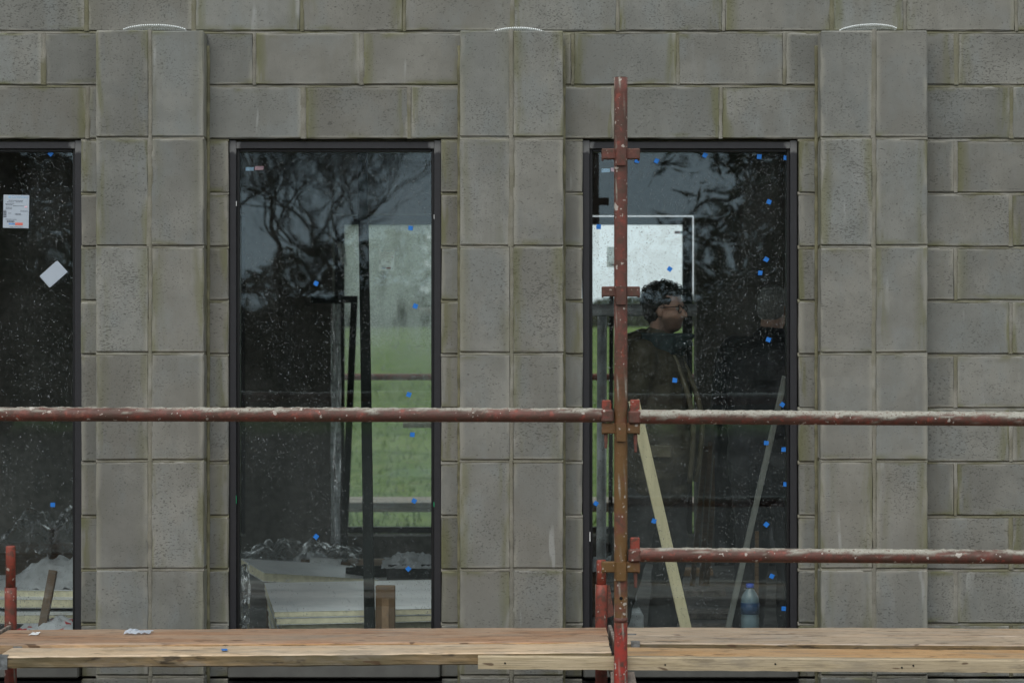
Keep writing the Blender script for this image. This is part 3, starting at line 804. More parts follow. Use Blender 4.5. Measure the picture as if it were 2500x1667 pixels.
# inner standards, only their tops show above the boards
def inner_standard(px, ytop, ysleeve, label, arm=False, z=8.36):
    x = (px - 1250) / F * z; o = empty('inner_standard', (x, z - D, GROUND))
    tag(o, label, 'scaffold pole', None)
    bm = bmesh.new(); tube_bm(bm, [(0, 0, zp(ysleeve + 6, z) - GROUND), (0, 0, zp(ytop + 3, z) - GROUND), (0, 0, zp(ytop, z) - GROUND)], [.0195, .0195, .0175], 18)
    link('spigot', to_mesh(bm), M['bright_red_steel'], o)
    link('tube', crust_tube((0, 0, 0), (0, 0, zp(ysleeve, z) - GROUND), seed=px * .01, seg=20), M['bright_red_steel'], o)
    if arm:
        bm = bmesh.new(); zc = zp(1383, z) - GROUND
        box_bm(bm, (.036, 0, zc), (.075, .036, .040), .004); link('v_pressing', to_mesh(bm), M['red_steel'], o)
        bm = bmesh.new()
        q = [(.025, zp(1428, z)), (.034, zp(1428, z)), (.052, zp(1500, z)), (.024, zp(1507, z))]
        f0 = [bm.verts.new((a, -.006, b - GROUND)) for a, b in q]; f1 = [bm.verts.new((a, .006, b - GROUND)) for a, b in q]
        bm.faces.new(f0); bm.faces.new(f1[::-1])
        for k in range(4): bm.faces.new((f0[k], f0[(k + 1) % 4], f1[(k + 1) % 4], f1[k]))
        link('gusset', to_mesh(bm), M['red_steel'], o)
    return o
inner_standard(26, 1332, 1433, 'short bright red pole end rising behind the boards before the leftmost window')
inner_standard(1468, 1366, 1426, 'short red pole stub with bracket rising behind the boards beside the tall post', True)

# boards
def board(label, x0, x1, y0, y1, zl, zr, th, mat, edge, seed, bands=(), end_skew=0.0):
    """scaffold board with wavering, chipped arrises; top surface at zl (left end) to zr (right end)"""
    o = empty('scaffold_board', (x0, (y0 + y1) / 2, zl - th)); tag(o, label, 'scaffold board', 'scaffold boards of the platform')
    n = max(24, int((x1 - x0) / .03)); w = y1 - y0
    prof = [(-w / 2, 0), (-w / 2, -th * .12), (-w / 2, -th * .55), (-w / 2, -th + .004), (-w / 2 + .005, -th), (w / 2 - .004, -th), (w / 2, -th + .004), (w / 2, -.005), (w / 2 - .005, 0), (w * .2, 0), (-w * .2, 0), (-w / 2 + .006, 0)]
    prof[0] = (-w / 2 + .001, -.004)
    m = len(prof); vs_, fs, mi = [], [], []
    for i in range(n + 1):
        t = i / n; x = (x1 - x0) * t; zt = th + (zr - zl) * t
        for j, (py_, pz_) in enumerate(prof):
            k1 = .0028 * nz(x * 9, j * 2.3, seed) + .0016 * nz(x * 40, j * 3.1, seed)
            k2 = .0022 * nz(x * 7, j * 1.7 + 9, seed) + .0013 * nz(x * 36, j, seed + 5)
            if j in (3, 4): k2 += .004 * min(0, nz(x * 5, 2, seed)) - .002 * max(0, nz(x * 21, 6, seed))
            if j in (0, 11): k2 -= .006 * max(0, nz(x * 6, 4, seed + 2) - .25)
            xx = x
            if i in (0, n): xx += end_skew * (py_ / w) + .003 * nz(j * 2.2, seed, 3)
            vs_.append((xx, py_ + k1, zt + pz_ + k2))
    for i in range(n):
        for j in range(m):
            a = i * m + j; b = i * m + (j + 1) % m
            fs.append((a, b, b + m, a + m)); mi.append(1 if j in (0, 1, 2, 3, 4) else 0)
    fs.append(tuple(range(m))[::-1]); mi.append(1); fs.append(tuple(n * m + j for j in range(m))); mi.append(1)
    me = bpy.data.meshes.new('board'); me.from_pydata(vs_, [], fs); me.materials.append(M[mat]); me.materials.append(M[edge])
    bm = bmesh.new(); bm.from_mesh(me); bmesh.ops.recalc_face_normals(bm, faces=bm.faces); bm.to_mesh(me); bm.free()
    me.polygons.foreach_set('material_index', mi)
    link('plank', me, None, o)
    for xb in bands:
        zb = zl + (zr - zl) * xb / (x1 - x0) - o.location.z
        t = .0035
        for c, sz in (((xb, -w / 2 - t, zb - th / 2), (.034, .002, th + .008)), ((xb, -w / 2 + .010, zb + t), (.034, .026, .002)), ((xb, w / 2 + t, zb - th / 2), (.034, .002, th + .008))):
            bm = bmesh.new(); box_bm(bm, c, sz); link('end_band', to_mesh(bm), M['band'], o)
    return o
zY = lambda z: z - D
ZB = lambda y, z: EYE - (y - 833.5) / F * z
board('pale topped front scaffold board with dirty brown edge left of the tall post', -1.872, .362, zY(7.57), zY(7.795), ZB(1602, 7.57), ZB(1590.5, 7.57), .043, 'wood_tan', 'wood_edge', 1, (.018,))
board('reddish middle scaffold board left of the tall post, behind the pale front board', -1.99, .364, zY(7.805), zY(8.03), ZB(1572, 7.805), ZB(1565, 7.805), .040, 'wood_red', 'wood_orange', 2)
board('reddish brown rear scaffold board left of the tall post, nearest the wall', -2.0, .372, zY(8.037), zY(8.262), ZB(1556, 8.037), ZB(1550.5, 8.037), .040, 'wood_red', 'wood_edge', 3)
board('orange tinted front scaffold board right of the tall post', .425, 2.75, zY(7.60), zY(7.825), ZB(1601.5, 7.60), ZB(1611.5, 7.60), .038, 'wood_orange', 'wood_edge', 4)
board('greyed middle scaffold board right of the tall post with dark chipped edge', .415, 2.75, zY(7.835), zY(8.055), ZB(1568.5, 7.835), ZB(1577, 7.835), .040, 'wood_grey', 'wood_edge', 5, (.05,))
board('greyed rear scaffold board right of the tall post, nearest the wall', .405, 2.75, zY(8.06), zY(8.282), ZB(1549, 8.06), ZB(1554, 8.06), .040, 'wood_grey', 'wood_edge', 6)
board('weathered scaffold board end of the next bay at the left photo edge', -3.2, -2.035, zY(8.03), zY(8.255), ZB(1556, 8.037), ZB(1556, 8.037), .040, 'wood_tan', 'wood_edge', 16)
# narrow pale batten along the front, nailed
bat = empty('timber_batten', (0, 0, 0)); x0 = (1167 - 1250) / F * 7.535; bat.location = (x0, zY(7.558), 0)
tag(bat, 'pale narrow timber batten nailed along the front edge of the platform', 'batten')
n = 90; vs_, fs = [], []
for i in range(n + 1):
    t = i / n; x = (2.72 - x0) * t; zt = ZB(1601, 7.535) + (ZB(1614.5, 7.535) - ZB(1601, 7.535)) * t
    for j, (a, b) in enumerate(((-.026, -.003), (-.0265, -.018), (-.026, -.046), (.024, -.047), (.026, -.002), (.0, 0), (-.021, .001))):
        vs_.append((x + (.006 * nz(j, 3, 1) if i in (0, n) else 0), a + .0015 * nz(x * 8, j, 2), zt + b + .0016 * nz(x * 11, j, 5) - (.004 * max(0, nz(x * 4, 1, 9)) if j in (0, 6) else 0)))
for i in range(n):
    for j in range(7):
        a = i * 7 + j; b = i * 7 + (j + 1) % 7; fs.append((a, b, b + 7, a + 7))
fs += [tuple(range(7))[::-1], tuple(n * 7 + j for j in range(7))]
me = bpy.data.meshes.new('batten'); me.from_pydata(vs_, [], fs)
bm = bmesh.new(); bm.from_mesh(me); bmesh.ops.recalc_face_normals(bm, faces=bm.faces); bm.to_mesh(me); bm.free()
link('timber', me, M['wood_batten'], bat)
for px_, py_ in ((1233, 1618), (1624, 1622), (1893, 1620), (2202, 1629), (2230, 1624)):
    p = at(px_, py_, 7.530); bm = bmesh.new(); tube_bm(bm, [p - bat.location, p - bat.location + Vector((0, .006, 0))], .0035, 8)
    link('nail_head', to_mesh(bm), M['dark_steel'], bat)

# transoms carrying the boards
def transom(x, label, w=.05):
    o = empty('scaffold_transom', (x, zY(7.93), .29)); tag(o, label, 'scaffold transom')
    bm = bmesh.new(); L = .80
    box_bm(bm, (-w / 2, 0, -.025), (.006, L, .055), .001); box_bm(bm, (0, 0, -.050), (w, L, .006), .001); box_bm(bm, (w / 2, 0, -.025), (.006, L, .055), .001)
    link('channel', to_mesh(bm), M['dull_steel'], o)
    bm = bmesh.new(); box_bm(bm, (.0, 0, .030), (.012, L, .052), .002); link('toe_strip', to_mesh(bm), M['dull_steel'], o)
    bm = bmesh.new()
    q = [(-.035, .0), (.050, .0), (.082, -.16), (-.030, -.16)]
    f0 = [bm.verts.new((a, -L / 2 - .012, -.005 + b)) for a, b in q]; f1 = [bm.verts.new((a, -L / 2 + .004, -.005 + b)) for a, b in q]
    bm.faces.new(f0); bm.faces.new(f1[::-1])
    for k in range(4): bm.faces.new((f0[k], f0[(k + 1) % 4], f1[(k + 1) % 4], f1[k]))
    link('end_plate', to_mesh(bm), M['dull_steel'], o)
    return o
transom(.392, 'rusty steel transom in the gap between the boards behind the tall post')
transom(-2.012, 'dark steel transom below the board ends at the lower left corner')

# scraps lying on the boards
def scrap(name, label, px, py, z, size, mat, cat, seed, amp=.012):
    p = at(px, py, z)
    def fn(u, v_):
        return ((u - .5) * size[0] + .01 * nz(u * 3, v_ * 3, seed), (v_ - .5) * size[1] + .01 * nz(u * 3, v_ * 3, seed + 4), .003 + amp * abs(nz(u * 4.2, v_ * 4.2, seed + 8)))
    o = link(name, grid_mesh(name, 10, 8, fn, smooth=False), mat, None, p); tag(o, label, cat); return o
scrap('crumpled_paper', 'crumpled pale blue paper scrap lying on the rear board left of centre', 338, 1545, 8.14, (.10, .10), M['paper'], 'paper scrap', 3, .02)
scrap('paper_shred', 'tiny white paper shred on the boards near the short red pole', 85, 1549, 8.12, (.03, .05), M['white_plastic'], 'paper scrap', 6)
for px_, py_, z, lb in ((1066, 1548.5, 8.12, 'small blue tape square lying on the reddish rear board'), (548, 1587.5, 7.66, 'small blue tape square lying on the pale front board')):
    p = at(px_, py_, z); bm = bmesh.new(); box_bm(bm, (0, 0, 0), (.021, .032, .002)); o = link('blue_sticker', to_mesh(bm), M['blue_tape'], None, p + Vector((0, 0, .004)), (0, 0, .2)); tag(o, lb, 'tape')

# ================================================================== inside the building
def bar_between(bm, p0, p1, w, d_, up=Vector((0, 1, 0)), mi=0, bevel=.002):
    p0, p1 = Vector(p0), Vector(p1); z = (p1 - p0).normalized(); x = up.cross(z).normalized(); y = z.cross(x)
    m = Matrix((x, y, z)).transposed()
    return box_bm(bm, (p0 + p1) / 2, (w, d_, (p1 - p0).length), bevel, mi, m)

def lean(name, label, p0, p1, w, d_, mat, cat, up=Vector((0, 1, 0))):
    o = None; bm = bmesh.new(); bar_between(bm, Vector((0, 0, 0)), Vector(p1) - Vector(p0), w, d_, up)
    o = link(name, to_mesh(bm), mat, None, p0); tag(o, label, cat); return o

def floor_pt(px, z): return Vector(((px - 1250) / F * z, z - D, 0.0))

# cream timber and slim grey batten leaning inside the window with the men
lean('timber_length', 'cream painted timber leaning inside the window in front of the man in glasses', at(1683, 1569, 8.96), at(1547, 977, 8.90), .048, .022, M['wood_cream'], 'timber')
g_ = plain('grey_batten_paint', (.155, .165, .15), .6, var=.12); M['grey_batten'] = g_
lean('slim_batten', 'slim grey batten leaning inside the window in front of the man facing away', at(1769, 1569, 8.98), at(1917, 918, 8.90), .0235, .03, M['grey_batten'], 'batten')
lean('short_batten', 'short brown batten standing behind the water bottle', floor_pt(1846, 9.8) , at(1848, 1296, 9.8), .018, .02, M['wood_dark'], 'batten')
# dark steel post leaning in the middle window
lean('steel_prop', 'dark steel prop standing upright inside the middle window', at(903, 1563, 9.02), at(884, 300, 10.1), .045, .045, M['dark_steel'], 'prop')
# dark bent tube standing against the rear wall
tr = empty('bent_steel_tube', floor_pt(838, 13.72)); tag(tr, 'dark square steel tube with a bent top standing before the misted rear window', 'steel tube')
bm = bmesh.new(); A, B = at(760, 731, 13.72), at(873, 731, 13.72)
bar_between(bm, A - tr.location, B - tr.location, .046, .046, Vector((0, 0, 1))); link('top_bar', to_mesh(bm), M['dark_steel'], tr)
bm = bmesh.new(); bar_between(bm, Vector((0, 0, 0)), at(864.5, 740, 13.72) - tr.location, .043, .043); link('upright', to_mesh(bm), M['dark_steel'], tr)
# galvanised tube frame behind the man in glasses
fr = empty('tube_frame', floor_pt(1500, 10.3)); tag(fr, 'grey galvanised tube frame behind the man in glasses', 'frame')
bm = bmesh.new(); A, B = at(1380, 757, 10.3), at(1700, 757, 10.3); tube_bm(bm, [A - fr.location, B - fr.location], .030, 16); link('top_rail', to_mesh(bm), M['galv'], fr)
for a, dz in ((1470, 0), (1632, .0)):
    bm = bmesh.new(); p1 = at(a, 772, 10.3 + dz); p0 = floor_pt(a - 3, 10.3 + dz); tube_bm(bm, [p0 - fr.location, p1 - fr.location], .0245, 14); link('leg', to_mesh(bm), M['galv'], fr)
bm = bmesh.new(); p1 = at(1493, 700, 13.2); p0 = floor_pt(1490, 13.2); tube_bm(bm, [Vector((0, 0, 0)), p1 - p0], .014, 12)
tag(link('steel_prop', to_mesh(bm), M['dark_steel'], None, p0), 'thin dark prop seen between the tall post and the tube frame', 'prop')

# polythene hanging beside the misted window
def hang(u, v_):
    p = at(808 + 24 * u + 3 * nz(v_ * 4, u, 2), 742 + 585 * v_, 13.86); p.y += .05 * nz(u * 3, v_ * 5, 4); return p
tag(link('hanging_polythene', grid_mesh('h', 8, 40, hang), M['white_film'], None), 'pale polythene strip hanging beside the misted rear window', 'plastic sheet')
def hang2(u, v_):
    p = at(822 + 20 * u * (1 - v_ * .2) + 9 * v_, 588 + 52 * v_ + 10 * u, 13.84); p.y += .04 * nz(u * 4, v_ * 5, 9); return p
tag(link('torn_polythene', grid_mesh('h', 6, 8, hang2), M['white_film'], None), 'small torn flap of white polythene at the misted rear window edge', 'plastic sheet')

# insulation boards stacked under the middle window
def slab(name, label, c, s, rot, group=None):
    o = empty(name, c, rot); tag(o, label, 'insulation board', group)
    bm = bmesh.new(); box_bm(bm, (0, 0, 0), (s[0], s[1], s[2] - .004), .003); link('foam_core', to_mesh(bm), M['foam'], o)
    for k in (-1, 1):
        bm = bmesh.new(); box_bm(bm, (0, 0, k * (s[2] / 2 - .0008)), (s[0] + .004, s[1] + .004, .0016)); link('foil_facing', to_mesh(bm), M['foil'], o)
    return o
grp = 'insulation boards stacked under the middle window'
A = at(670, 1492, 9.09); zt = A.z
th_ = R(9); cx_, cy_ = A.x + .60 * math.cos(th_) - .55 * math.sin(th_), A.y + .60 * math.sin(th_) + .55 * math.cos(th_)
slab('insulation_board', 'top foil faced insulation board of the flat stack in the middle window', (cx_, cy_, zt - .014), (1.2, 1.1, .027), (0, 0, th_), grp)
slab('insulation_board', 'second foil faced insulation board with cream foam edge under the top one', (cx_ + .006, cy_ + .004, zt - .044), (1.2, 1.1, .029), (0, 0, th_ + .006), grp)
for i in range(4):
    slab('insulation_board', ('third', 'fourth', 'fifth', 'lowest')[i] + ' insulation board down in the flat stack of the middle window', (cx_ + .02 - .01 * (i % 2), cy_ + .03, zt - .077 - i * .036 - .0), (1.19, 1.08, .034), (0, 0, th_ + .01 * (i % 3)), grp)
A = at(752, 1403, 10.78)
slab('insulation_board', 'tilted foil faced insulation board lying skewed across the flat stack', (A.x, A.y, A.z + .01), (.62, .40, .045), (R(5), R(6), R(26)), grp)
# brown cardboard standing in front
bx_ = empty('cardboard_sleeve', floor_pt(941, 9.03)); tag(bx_, 'brown cardboard sleeve standing by the dark prop in the middle window', 'cardboard')
A, B = at(917, 1428, 9.03), at(965, 1530, 9.03)
bm = bmesh.new(); box_bm(bm, ((A.x + B.x) / 2 - bx_.location.x, 0, A.z / 2), (B.x - A.x, .03, A.z), .004)
for vv in bm.verts: vv.co.y += .006 * nz(vv.co.z * 8, vv.co.x * 9, 2)
link('card_wrap', to_mesh(bm), M['card'], bx_)
bm = bmesh.new(); box_bm(bm, ((A.x + B.x) / 2 - bx_.location.x, -.0165, A.z * .62), (.03, .002, A.z * .5)); link('tape_strip', to_mesh(bm), plain('parcel_tape', (.26, .17, .10), .4), bx_)

def roll(name, label, p0, p1, r, mat, core, cat='roll'):
    o = empty(name, p0); tag(o, label, cat); d_ = Vector(p1) - Vector(p0); n = 10; bm = bmesh.new()
    tube_bm(bm, [d_ * (i / n) for i in range(n + 1)], [r * (1 + .05 * nz(i * .8, 3, r * 50)) for i in range(n + 1)], 18); link('wrap', to_mesh(bm), mat, o)
    bm = bmesh.new(); u = d_.normalized(); tube_bm(bm, [d_ - u * .02, d_ + u * .05], [r * .8, r * .72], 14); tube_bm(bm, [-u * .05, u * .02], [r * .72, r * .8], 14)
    link('core_end', to_mesh(bm), core, o); return o
zR = 11.1
roll('membrane_roll', 'white wrapped roll with brown cardboard core behind the insulation boards', at(757, 1383, zR), at(832, 1388, zR), .052, M['white_film'] if False else plain('white_membrane', (.74, .77, .77), .6, var=.12), M['card'])
roll('dark_roll', 'dark grey roll lying behind the prop in the middle window', at(868, 1394, 10.8), at(948, 1394, 10.8), .030, M['dark_steel'], M['dark_steel'])
def support(name, label, px0, px1, ytop, z, depth, mat, cat):
    A, B = at(px0, ytop, z), at(px1, ytop, z); o = empty(name, ((A.x + B.x) / 2, A.y + depth / 2, 0)); tag(o, label, cat)
    bm = bmesh.new(); box_bm(bm, (0, 0, A.z / 2), (B.x - A.x, depth, A.z), .006); link('wrapped_stack', to_mesh(bm), mat, o)
    return o, A, B
sup, A, B = support('timber_stack', 'low dark timber stack behind the insulation boards in the middle window', 650, 1080, 1418, 10.75, .7, M['wood_dark'], 'timber stack')
pk, A, B = support('black_package', 'black plastic wrapped package draped with white sheet in the middle window', 944, 1090, 1378, 10.55, .5, M['black_film'], 'package')
def crumple(name, label, px0, px1, ytop, ybot, z, depth, mat, seed, amp=.05, nu=36, nv=22, cat='plastic sheet', group=None, flat=0.0):
    A, B = at(px0, ybot, z), at(px1, ytop, z); w, h = B.x - A.x, B.z - A.z
    def fn(u, v_):
        ed = 1 - .55 * abs(2 * u - 1) ** 2.2
        x = u * w + .03 * nz(u * 5, v_ * 5, seed)
        hh = math.sin(math.pi * min(1, v_ * 1.15) * .5) * h * ed * (.75 + .55 * fbm(u * 3.2, seed, 2))
        y = v_ * depth + amp * fbm(u * 6, v_ * 5, seed + 2)
        return (x, y, max(.002, hh + amp * .55 * fbm(u * 8, v_ * 7, seed + 5)))
    o = link(name, grid_mesh(name, nu, nv, fn), mat, None, A); tag(o, label, cat, group)
    return o
crumple('clear_polythene', 'crumpled clear polythene heap at the back of the middle window', 560, 868, 1322, 1392, 11.1, .5, M['film'], 3, .07, 60, 26)
crumple('white_sheet', 'torn white sheet lying over the white roll in the middle window', 690, 800, 1350, 1392, 11.05, .25, M['white_sheet'], 9, .035)
crumple('white_sheet', 'wrinkled white sheet draped over the black package in the middle window', 930, 1075, 1356, 1388, 10.5, .3, M['white_sheet'], 14, .03)
def hang3(u, v_):
    p = at(572 + 38 * u + 5 * nz(v_ * 3, 1, 1), 1372 + 165 * v_ + 12 * (1 - u) * (1 - v_), 9.12); p.y += .06 * fbm(u * 4, v_ * 4, 6); return p
tag(link('clear_sheet', grid_mesh('h', 14, 40, hang3), M['film'], None), 'clear plastic sheet hanging down the lower left corner of the middle window', 'plastic sheet')
# timber on the floor near the rear wall
def floor_timber(label, px0, px1, py, z, h, d_, mat, cat='timber'):
    A, B = at(px0, py, z), at(px1, py, z)
    o = box('timber_length', ((A.x + B.x) / 2, A.y, max(h / 2, 0.001)), (B.x - A.x, d_, h), mat, None, .003, (0, 0, R(rng.uniform(-3, 3)))); tag(o, label, cat); return o
floor_timber('pale timber skirting length lying on the floor by the rear wall', 850, 1020, 1362, 13.6, .06, .05, M['wood_grey'])
floor_timber('yellow timber offcut on the floor between the two men', 1650, 1738, 1390, 13.2, .04, .14, M['wood_orange'])
for i, (a, b, z) in enumerate(((1650, 1770, 12.2), (1600, 1790, 11.2), (1640, 1800, 10.6))):
    floor_timber(('dark plank on the floor nearest the yellow offcut', 'grey plank on the floor midway between the men', 'grey plank on the floor closest to the window between the men')[i], a, b, 1420, z, .03, .22, M['dull_steel'])
# reddish bars leaning against the rear wall between the men
for i, (a, b, t) in enumerate(((1690, 1722, 1090), (1712, 1734, 1080), (1725, 1748, 1110))):
    lean('rusty_bar', ('rusty bar leaning between the men, closest to the man in glasses', 'rusty bar leaning between the men, middle of three', 'rusty bar leaning between the men, closest to the man facing away')[i], floor_pt(a, 12.6), at(b, t, 13.0), .03, .03, M['wood_dark'], 'steel bar')
# black sheet hung behind the man facing away
def hang4(u, v_):
    p = at(1745 + 330 * u, 860 + 520 * v_, 12.4); p.y += .12 * fbm(u * 5, v_ * 2.5, 3); return p
tag(link('black_sheet', grid_mesh('h', 30, 36, hang4), M['black_film'], None), 'black polythene sheet hanging behind the man facing away', 'plastic sheet')
# white sack and small tray low in the window beside the tall post
crumple('white_sack', 'small white plastic sack on the floor just right of the tall post', 1500, 1562, 1440, 1500, 9.9, .25, M['white_film'], 21, .04, 16, 12, 'sack')
support('aluminium_tray', 'shallow pale tray edge low in the window right of the tall post', 1520, 1572, 1500, 9.7, .3, M['galv'], 'tray')
support('timber_stack', 'low timber pile behind the tall post at window foot', 1440, 1520, 1395, 11.2, .6, M['wood_dark'], 'timber stack')
crumple('white_sheet', 'white sheet folded on the timber pile behind the tall post', 1442, 1518, 1366, 1396, 11.15, .3, M['white_sheet'], 24, .03, 18, 12)

# water bottle on the inner sill
zb = 8.97; bot = empty('water_bottle', (at(1831, 1425, zb).x, zb - D, FOOT + .002))
tag(bot, 'clear water bottle with blue cap standing on the inner window sill', 'bottle')
Hb = at(1831, 1425, zb).z - FOOT
g = G('bottle_plastic'); tr_ = g.n('BsdfTransparent', {'Color': (.70, .86, .92)}).outputs[0]; gl_ = g.n('BsdfGlossy', {'Color': (1, 1, 1), 'Roughness': .06}).outputs[0]
df = g.n('MixShader', {0: .5, 1: g.n('BsdfDiffuse', {'Color': (.58, .80, .88)}).outputs[0], 2: g.n('BsdfTranslucent', {'Color': (.70, .90, .96)}).outputs[0]}).outputs[0]
M['bottle'] = g.done(g.n('MixShader', {0: g.n('Fresnel', {'IOR': 1.45}).outputs[0], 1: g.n('MixShader', {0: .40, 1: tr_, 2: df}).outputs[0], 2: gl_}).outputs[0])
r_ = .040
bm = bmesh.new(); lathe_bm(bm, [(r_ * .8, 0), (r_ * .97, .008), (r_, .03), (r_ * .95, .05), (r_, .06), (r_, Hb * .44), (r_ * .93, Hb * .47), (r_, Hb * .50), (r_, Hb * .70), (r_ * .93, Hb * .78), (r_ * .66, Hb * .86), (.014, Hb * .92), (.0135, Hb * .955)], 28)
link('bottle_body', to_mesh(bm), M['bottle'], bot)
bm = bmesh.new(); lathe_bm(bm, [(.0165, Hb * .935), (.0175, Hb * .94), (.0175, Hb - .002), (.0155, Hb)], 20); link('screw_cap', to_mesh(bm), plain('blue_cap', (.015, .08, .48), .4), bot)
bm = bmesh.new(); lathe_bm(bm, [(r_ * 1.012, Hb * .50), (r_ * 1.012, Hb * .69)], 28)
g = G('bottle_wrap'); M['wrap'] = g.done(g.n('MixShader', {0: .6, 1: g.n('BsdfTransparent', {'Color': (.6, .75, .9)}).outputs[0], 2: g.pbr((.03, .07, .16), .4)}).outputs[0])
link('bottle_label', to_mesh(bm), M['wrap'], bot)
bm = bmesh.new(); lathe_bm(bm, [(r_ * .78, .004), (r_ * .93, .03), (r_ * .93, Hb * .33)], 24)
g = G('still_water'); M['water'] = g.done(g.n('MixShader', {0: .15, 1: g.n('BsdfTransparent', {'Color': (.55, .78, .84)}).outputs[0], 2: g.n('BsdfGlossy', {'Roughness': .05}).outputs[0]}).outputs[0])
link('water', to_mesh(bm), M['water'], bot)
box('inner_sill', (.746, .26, FOOT - .011), (.92, .30, .022), M['wood_dark'], bld, .003)

# left window: sheets and boards heaped on the floor
gL = 'heaped sheets in the leftmost window'
for i, (yt, z) in enumerate(((1500, 9.4), (1462, 9.5), (1440, 9.6))):
    A = at(-60, yt, z); slab('insulation_board', ('bottom', 'second', 'top')[i] + ' grey foil faced board in the heap of the leftmost window', (A.x + .30, A.y + .3, A.z - .02), (.72, .6, .04), (0, 0, R(2 - 3 * i)), gL)
crumple('white_sheet', 'big pillowy white sheet on the board heap of the leftmost window', 20, 230, 1355, 1440, 9.62, .35, M['white_sheet'], 31, .03, 30, 16, group=gL)
crumple('clear_sheet', 'clear sheet bundled behind the white one in the leftmost window', -20, 210, 1235, 1350, 10.8, .5, M['film'], 33, .08, 40, 22, group=gL)
crumple('striped_bag', 'white plastic bag with red marks at the foot of the leftmost window', 30, 220, 1508, 1560, 9.12, .2, None, 35, .02, 26, 14, 'bag')
g = G('red_marked_bag'); n = g.noise(g.coord(), 16, 1); c = g.mix(g.step(n, .6, .64), (.50, .53, .56), (.42, .05, .06)); M['bag'] = g.done(g.pbr(c, .4))
bpy.data.objects['striped_bag'].data.materials.append(M['bag'])
lean('wood_offcut', 'brown timber offcut standing in the leftmost window heap', at(98, 1560, 9.22), at(130, 1392, 9.3), .036, .03, M['wood_dark'], 'timber')
support('timber_stack', 'dark timber stack at the back of the leftmost window', -80, 260, 1350, 11.0, .6, M['wood_dark'], 'timber stack')

# ================================================================== the two men
def capsule(bm, p0, p1, r0, r1, fl=1.0, seg=14, axis=None):
    """tapered limb with round ends; fl squashes it across `axis`"""
    p0, p1 = Vector(p0), Vector(p1); d = (p1 - p0); L = d.length; d = d.normalized() if L > 1e-6 else Vector((0, 0, 1))
    pts, rad = [], []
    for k in range(4):
        a = math.pi / 2 * (1 - k / 4); pts.append(p0 - d * r0 * math.sin(a)); rad.append(max(.0005, r0 * math.cos(a)))
    n = max(2, int(L / .04))
    for k in range(n + 1): pts.append(p0.lerp(p1, k / n)); rad.append(r0 + (r1 - r0) * k / n)
    for k in range(1, 5):
        a = math.pi / 2 * k / 4; pts.append(p1 + d * r1 * math.sin(a)); rad.append(max(.0005, r1 * math.cos(a)))
    n0 = len(bm.verts); tube_bm(bm, pts, rad, seg); bm.verts.ensure_lookup_table()
    if fl != 1.0:
        ax = Vector(axis or (0, 1, 0)).normalized(); ctr = (p0 + p1) / 2
        for vv in bm.verts[n0:]:
            k = (vv.co - ctr).dot(ax); vv.co += ax * k * (fl - 1)

def ellip(bm, c, r, rot=None, seg=18):
    q = bmesh.ops.create_uvsphere(bm, u_segments=seg, v_segments=seg // 2 + 3, radius=1.0)
    m = Matrix.Translation(Vector(c)) @ ((rot or Euler((0, 0, 0))).to_matrix().to_4x4()) @ Matrix.Diagonal((*r, 1))
    bmesh.ops.transform(bm, matrix=m, verts=q['verts'])

def fuse(bm, voxel, smooth=4, disp=None):
    """melt overlapping solids into one continuous skin"""
    me = to_mesh(bm, 'f'); o = bpy.data.objects.new('f', me); C.objects.link(o)
    m = o.modifiers.new('r', 'REMESH'); m.mode = 'VOXEL'; m.voxel_size = voxel; m.use_smooth_shade = True
    if smooth:
        s = o.modifiers.new('s', 'SMOOTH'); s.factor = .5; s.iterations = smooth
    dg = bpy.context.evaluated_depsgraph_get(); out = bpy.data.meshes.new_from_object(o.evaluated_get(dg))
    bpy.data.objects.remove(o, do_unlink=True)
    if disp:
        nr = [Vector(vv.normal) for vv in out.vertices]
        for vv, q in zip(out.vertices, nr): vv.co += q * disp(vv.co)
    for p in out.polygons: p.use_smooth = True
    return out

def skin_mat(name, col, beard=None):
    g = G(name); n = g.noise(g.coord(), 30, 4); n2 = g.noise(g.coord(), 6, 2)
    c = g.mix(g.step(n, .3, .7), tuple(x * .85 for x in col), col); c = g.mix(g.math('MULTIPLY', g.step(n2, .45, .65), .4), c, (col[0] * 1.05, col[1] * .75, col[2] * .7))
    if beard is not None:                      # stubble over jaw, chin and upper lip
        hz, hx_ = beard; p = g.n('SeparateXYZ', {0: g.coord()}); wob = g.math('MULTIPLY', g.math('SUBTRACT', g.noise(g.coord(), 24, 2), .5), .03)
        k = g.math('MULTIPLY', g.step(g.math('ADD', p.outputs[2], wob), hz - .024, hz - .046), g.step(p.outputs[2], 1.47, 1.50))
        k = g.math('MULTIPLY', k, g.step(p.outputs[0], hx_ - .03, hx_ - .005))
        c = g.mix(g.math('MULTIPLY', k, g.math('MULTIPLY_ADD', g.noise(g.coord(), 260, 2), .4, .55), clamp=True), c, (.085, .062, .052))
    return g.done(g.pbr(c, .5, g.bump(n, .1, .002), spec=.4, **{'Subsurface Weight': .08, 'Subsurface Radius': (.01, .004, .002)}))
M['skin'] = skin_mat('face_skin', (.70, .45, .35))
M['dark_hair'] = plain('dark_curly_hair', (.030, .027, .026), .55, var=.4, scale=80)
M['beard'] = plain('short_beard', (.26, .155, .12), .8, var=.5, scale=160, bump=.5)
M['grey_hair'] = plain('cropped_grey_hair', (.36, .37, .355), .8, var=.35, scale=120, bump=.5)
M['olive'] = plain('olive_waxed_jacket', (.058, .052, .033), .6, var=.3, scale=9, bump=.25)
M['olive_light'] = plain('olive_placket', (.115, .104, .068), .55, var=.25, scale=18)
M['teal'] = plain('dark_teal_collar', (.026, .046, .050), .7, var=.3, scale=30)
M['navy'] = plain('black_navy_jacket', (.026, .029, .034), .55, var=.3, scale=10, bump=.25)
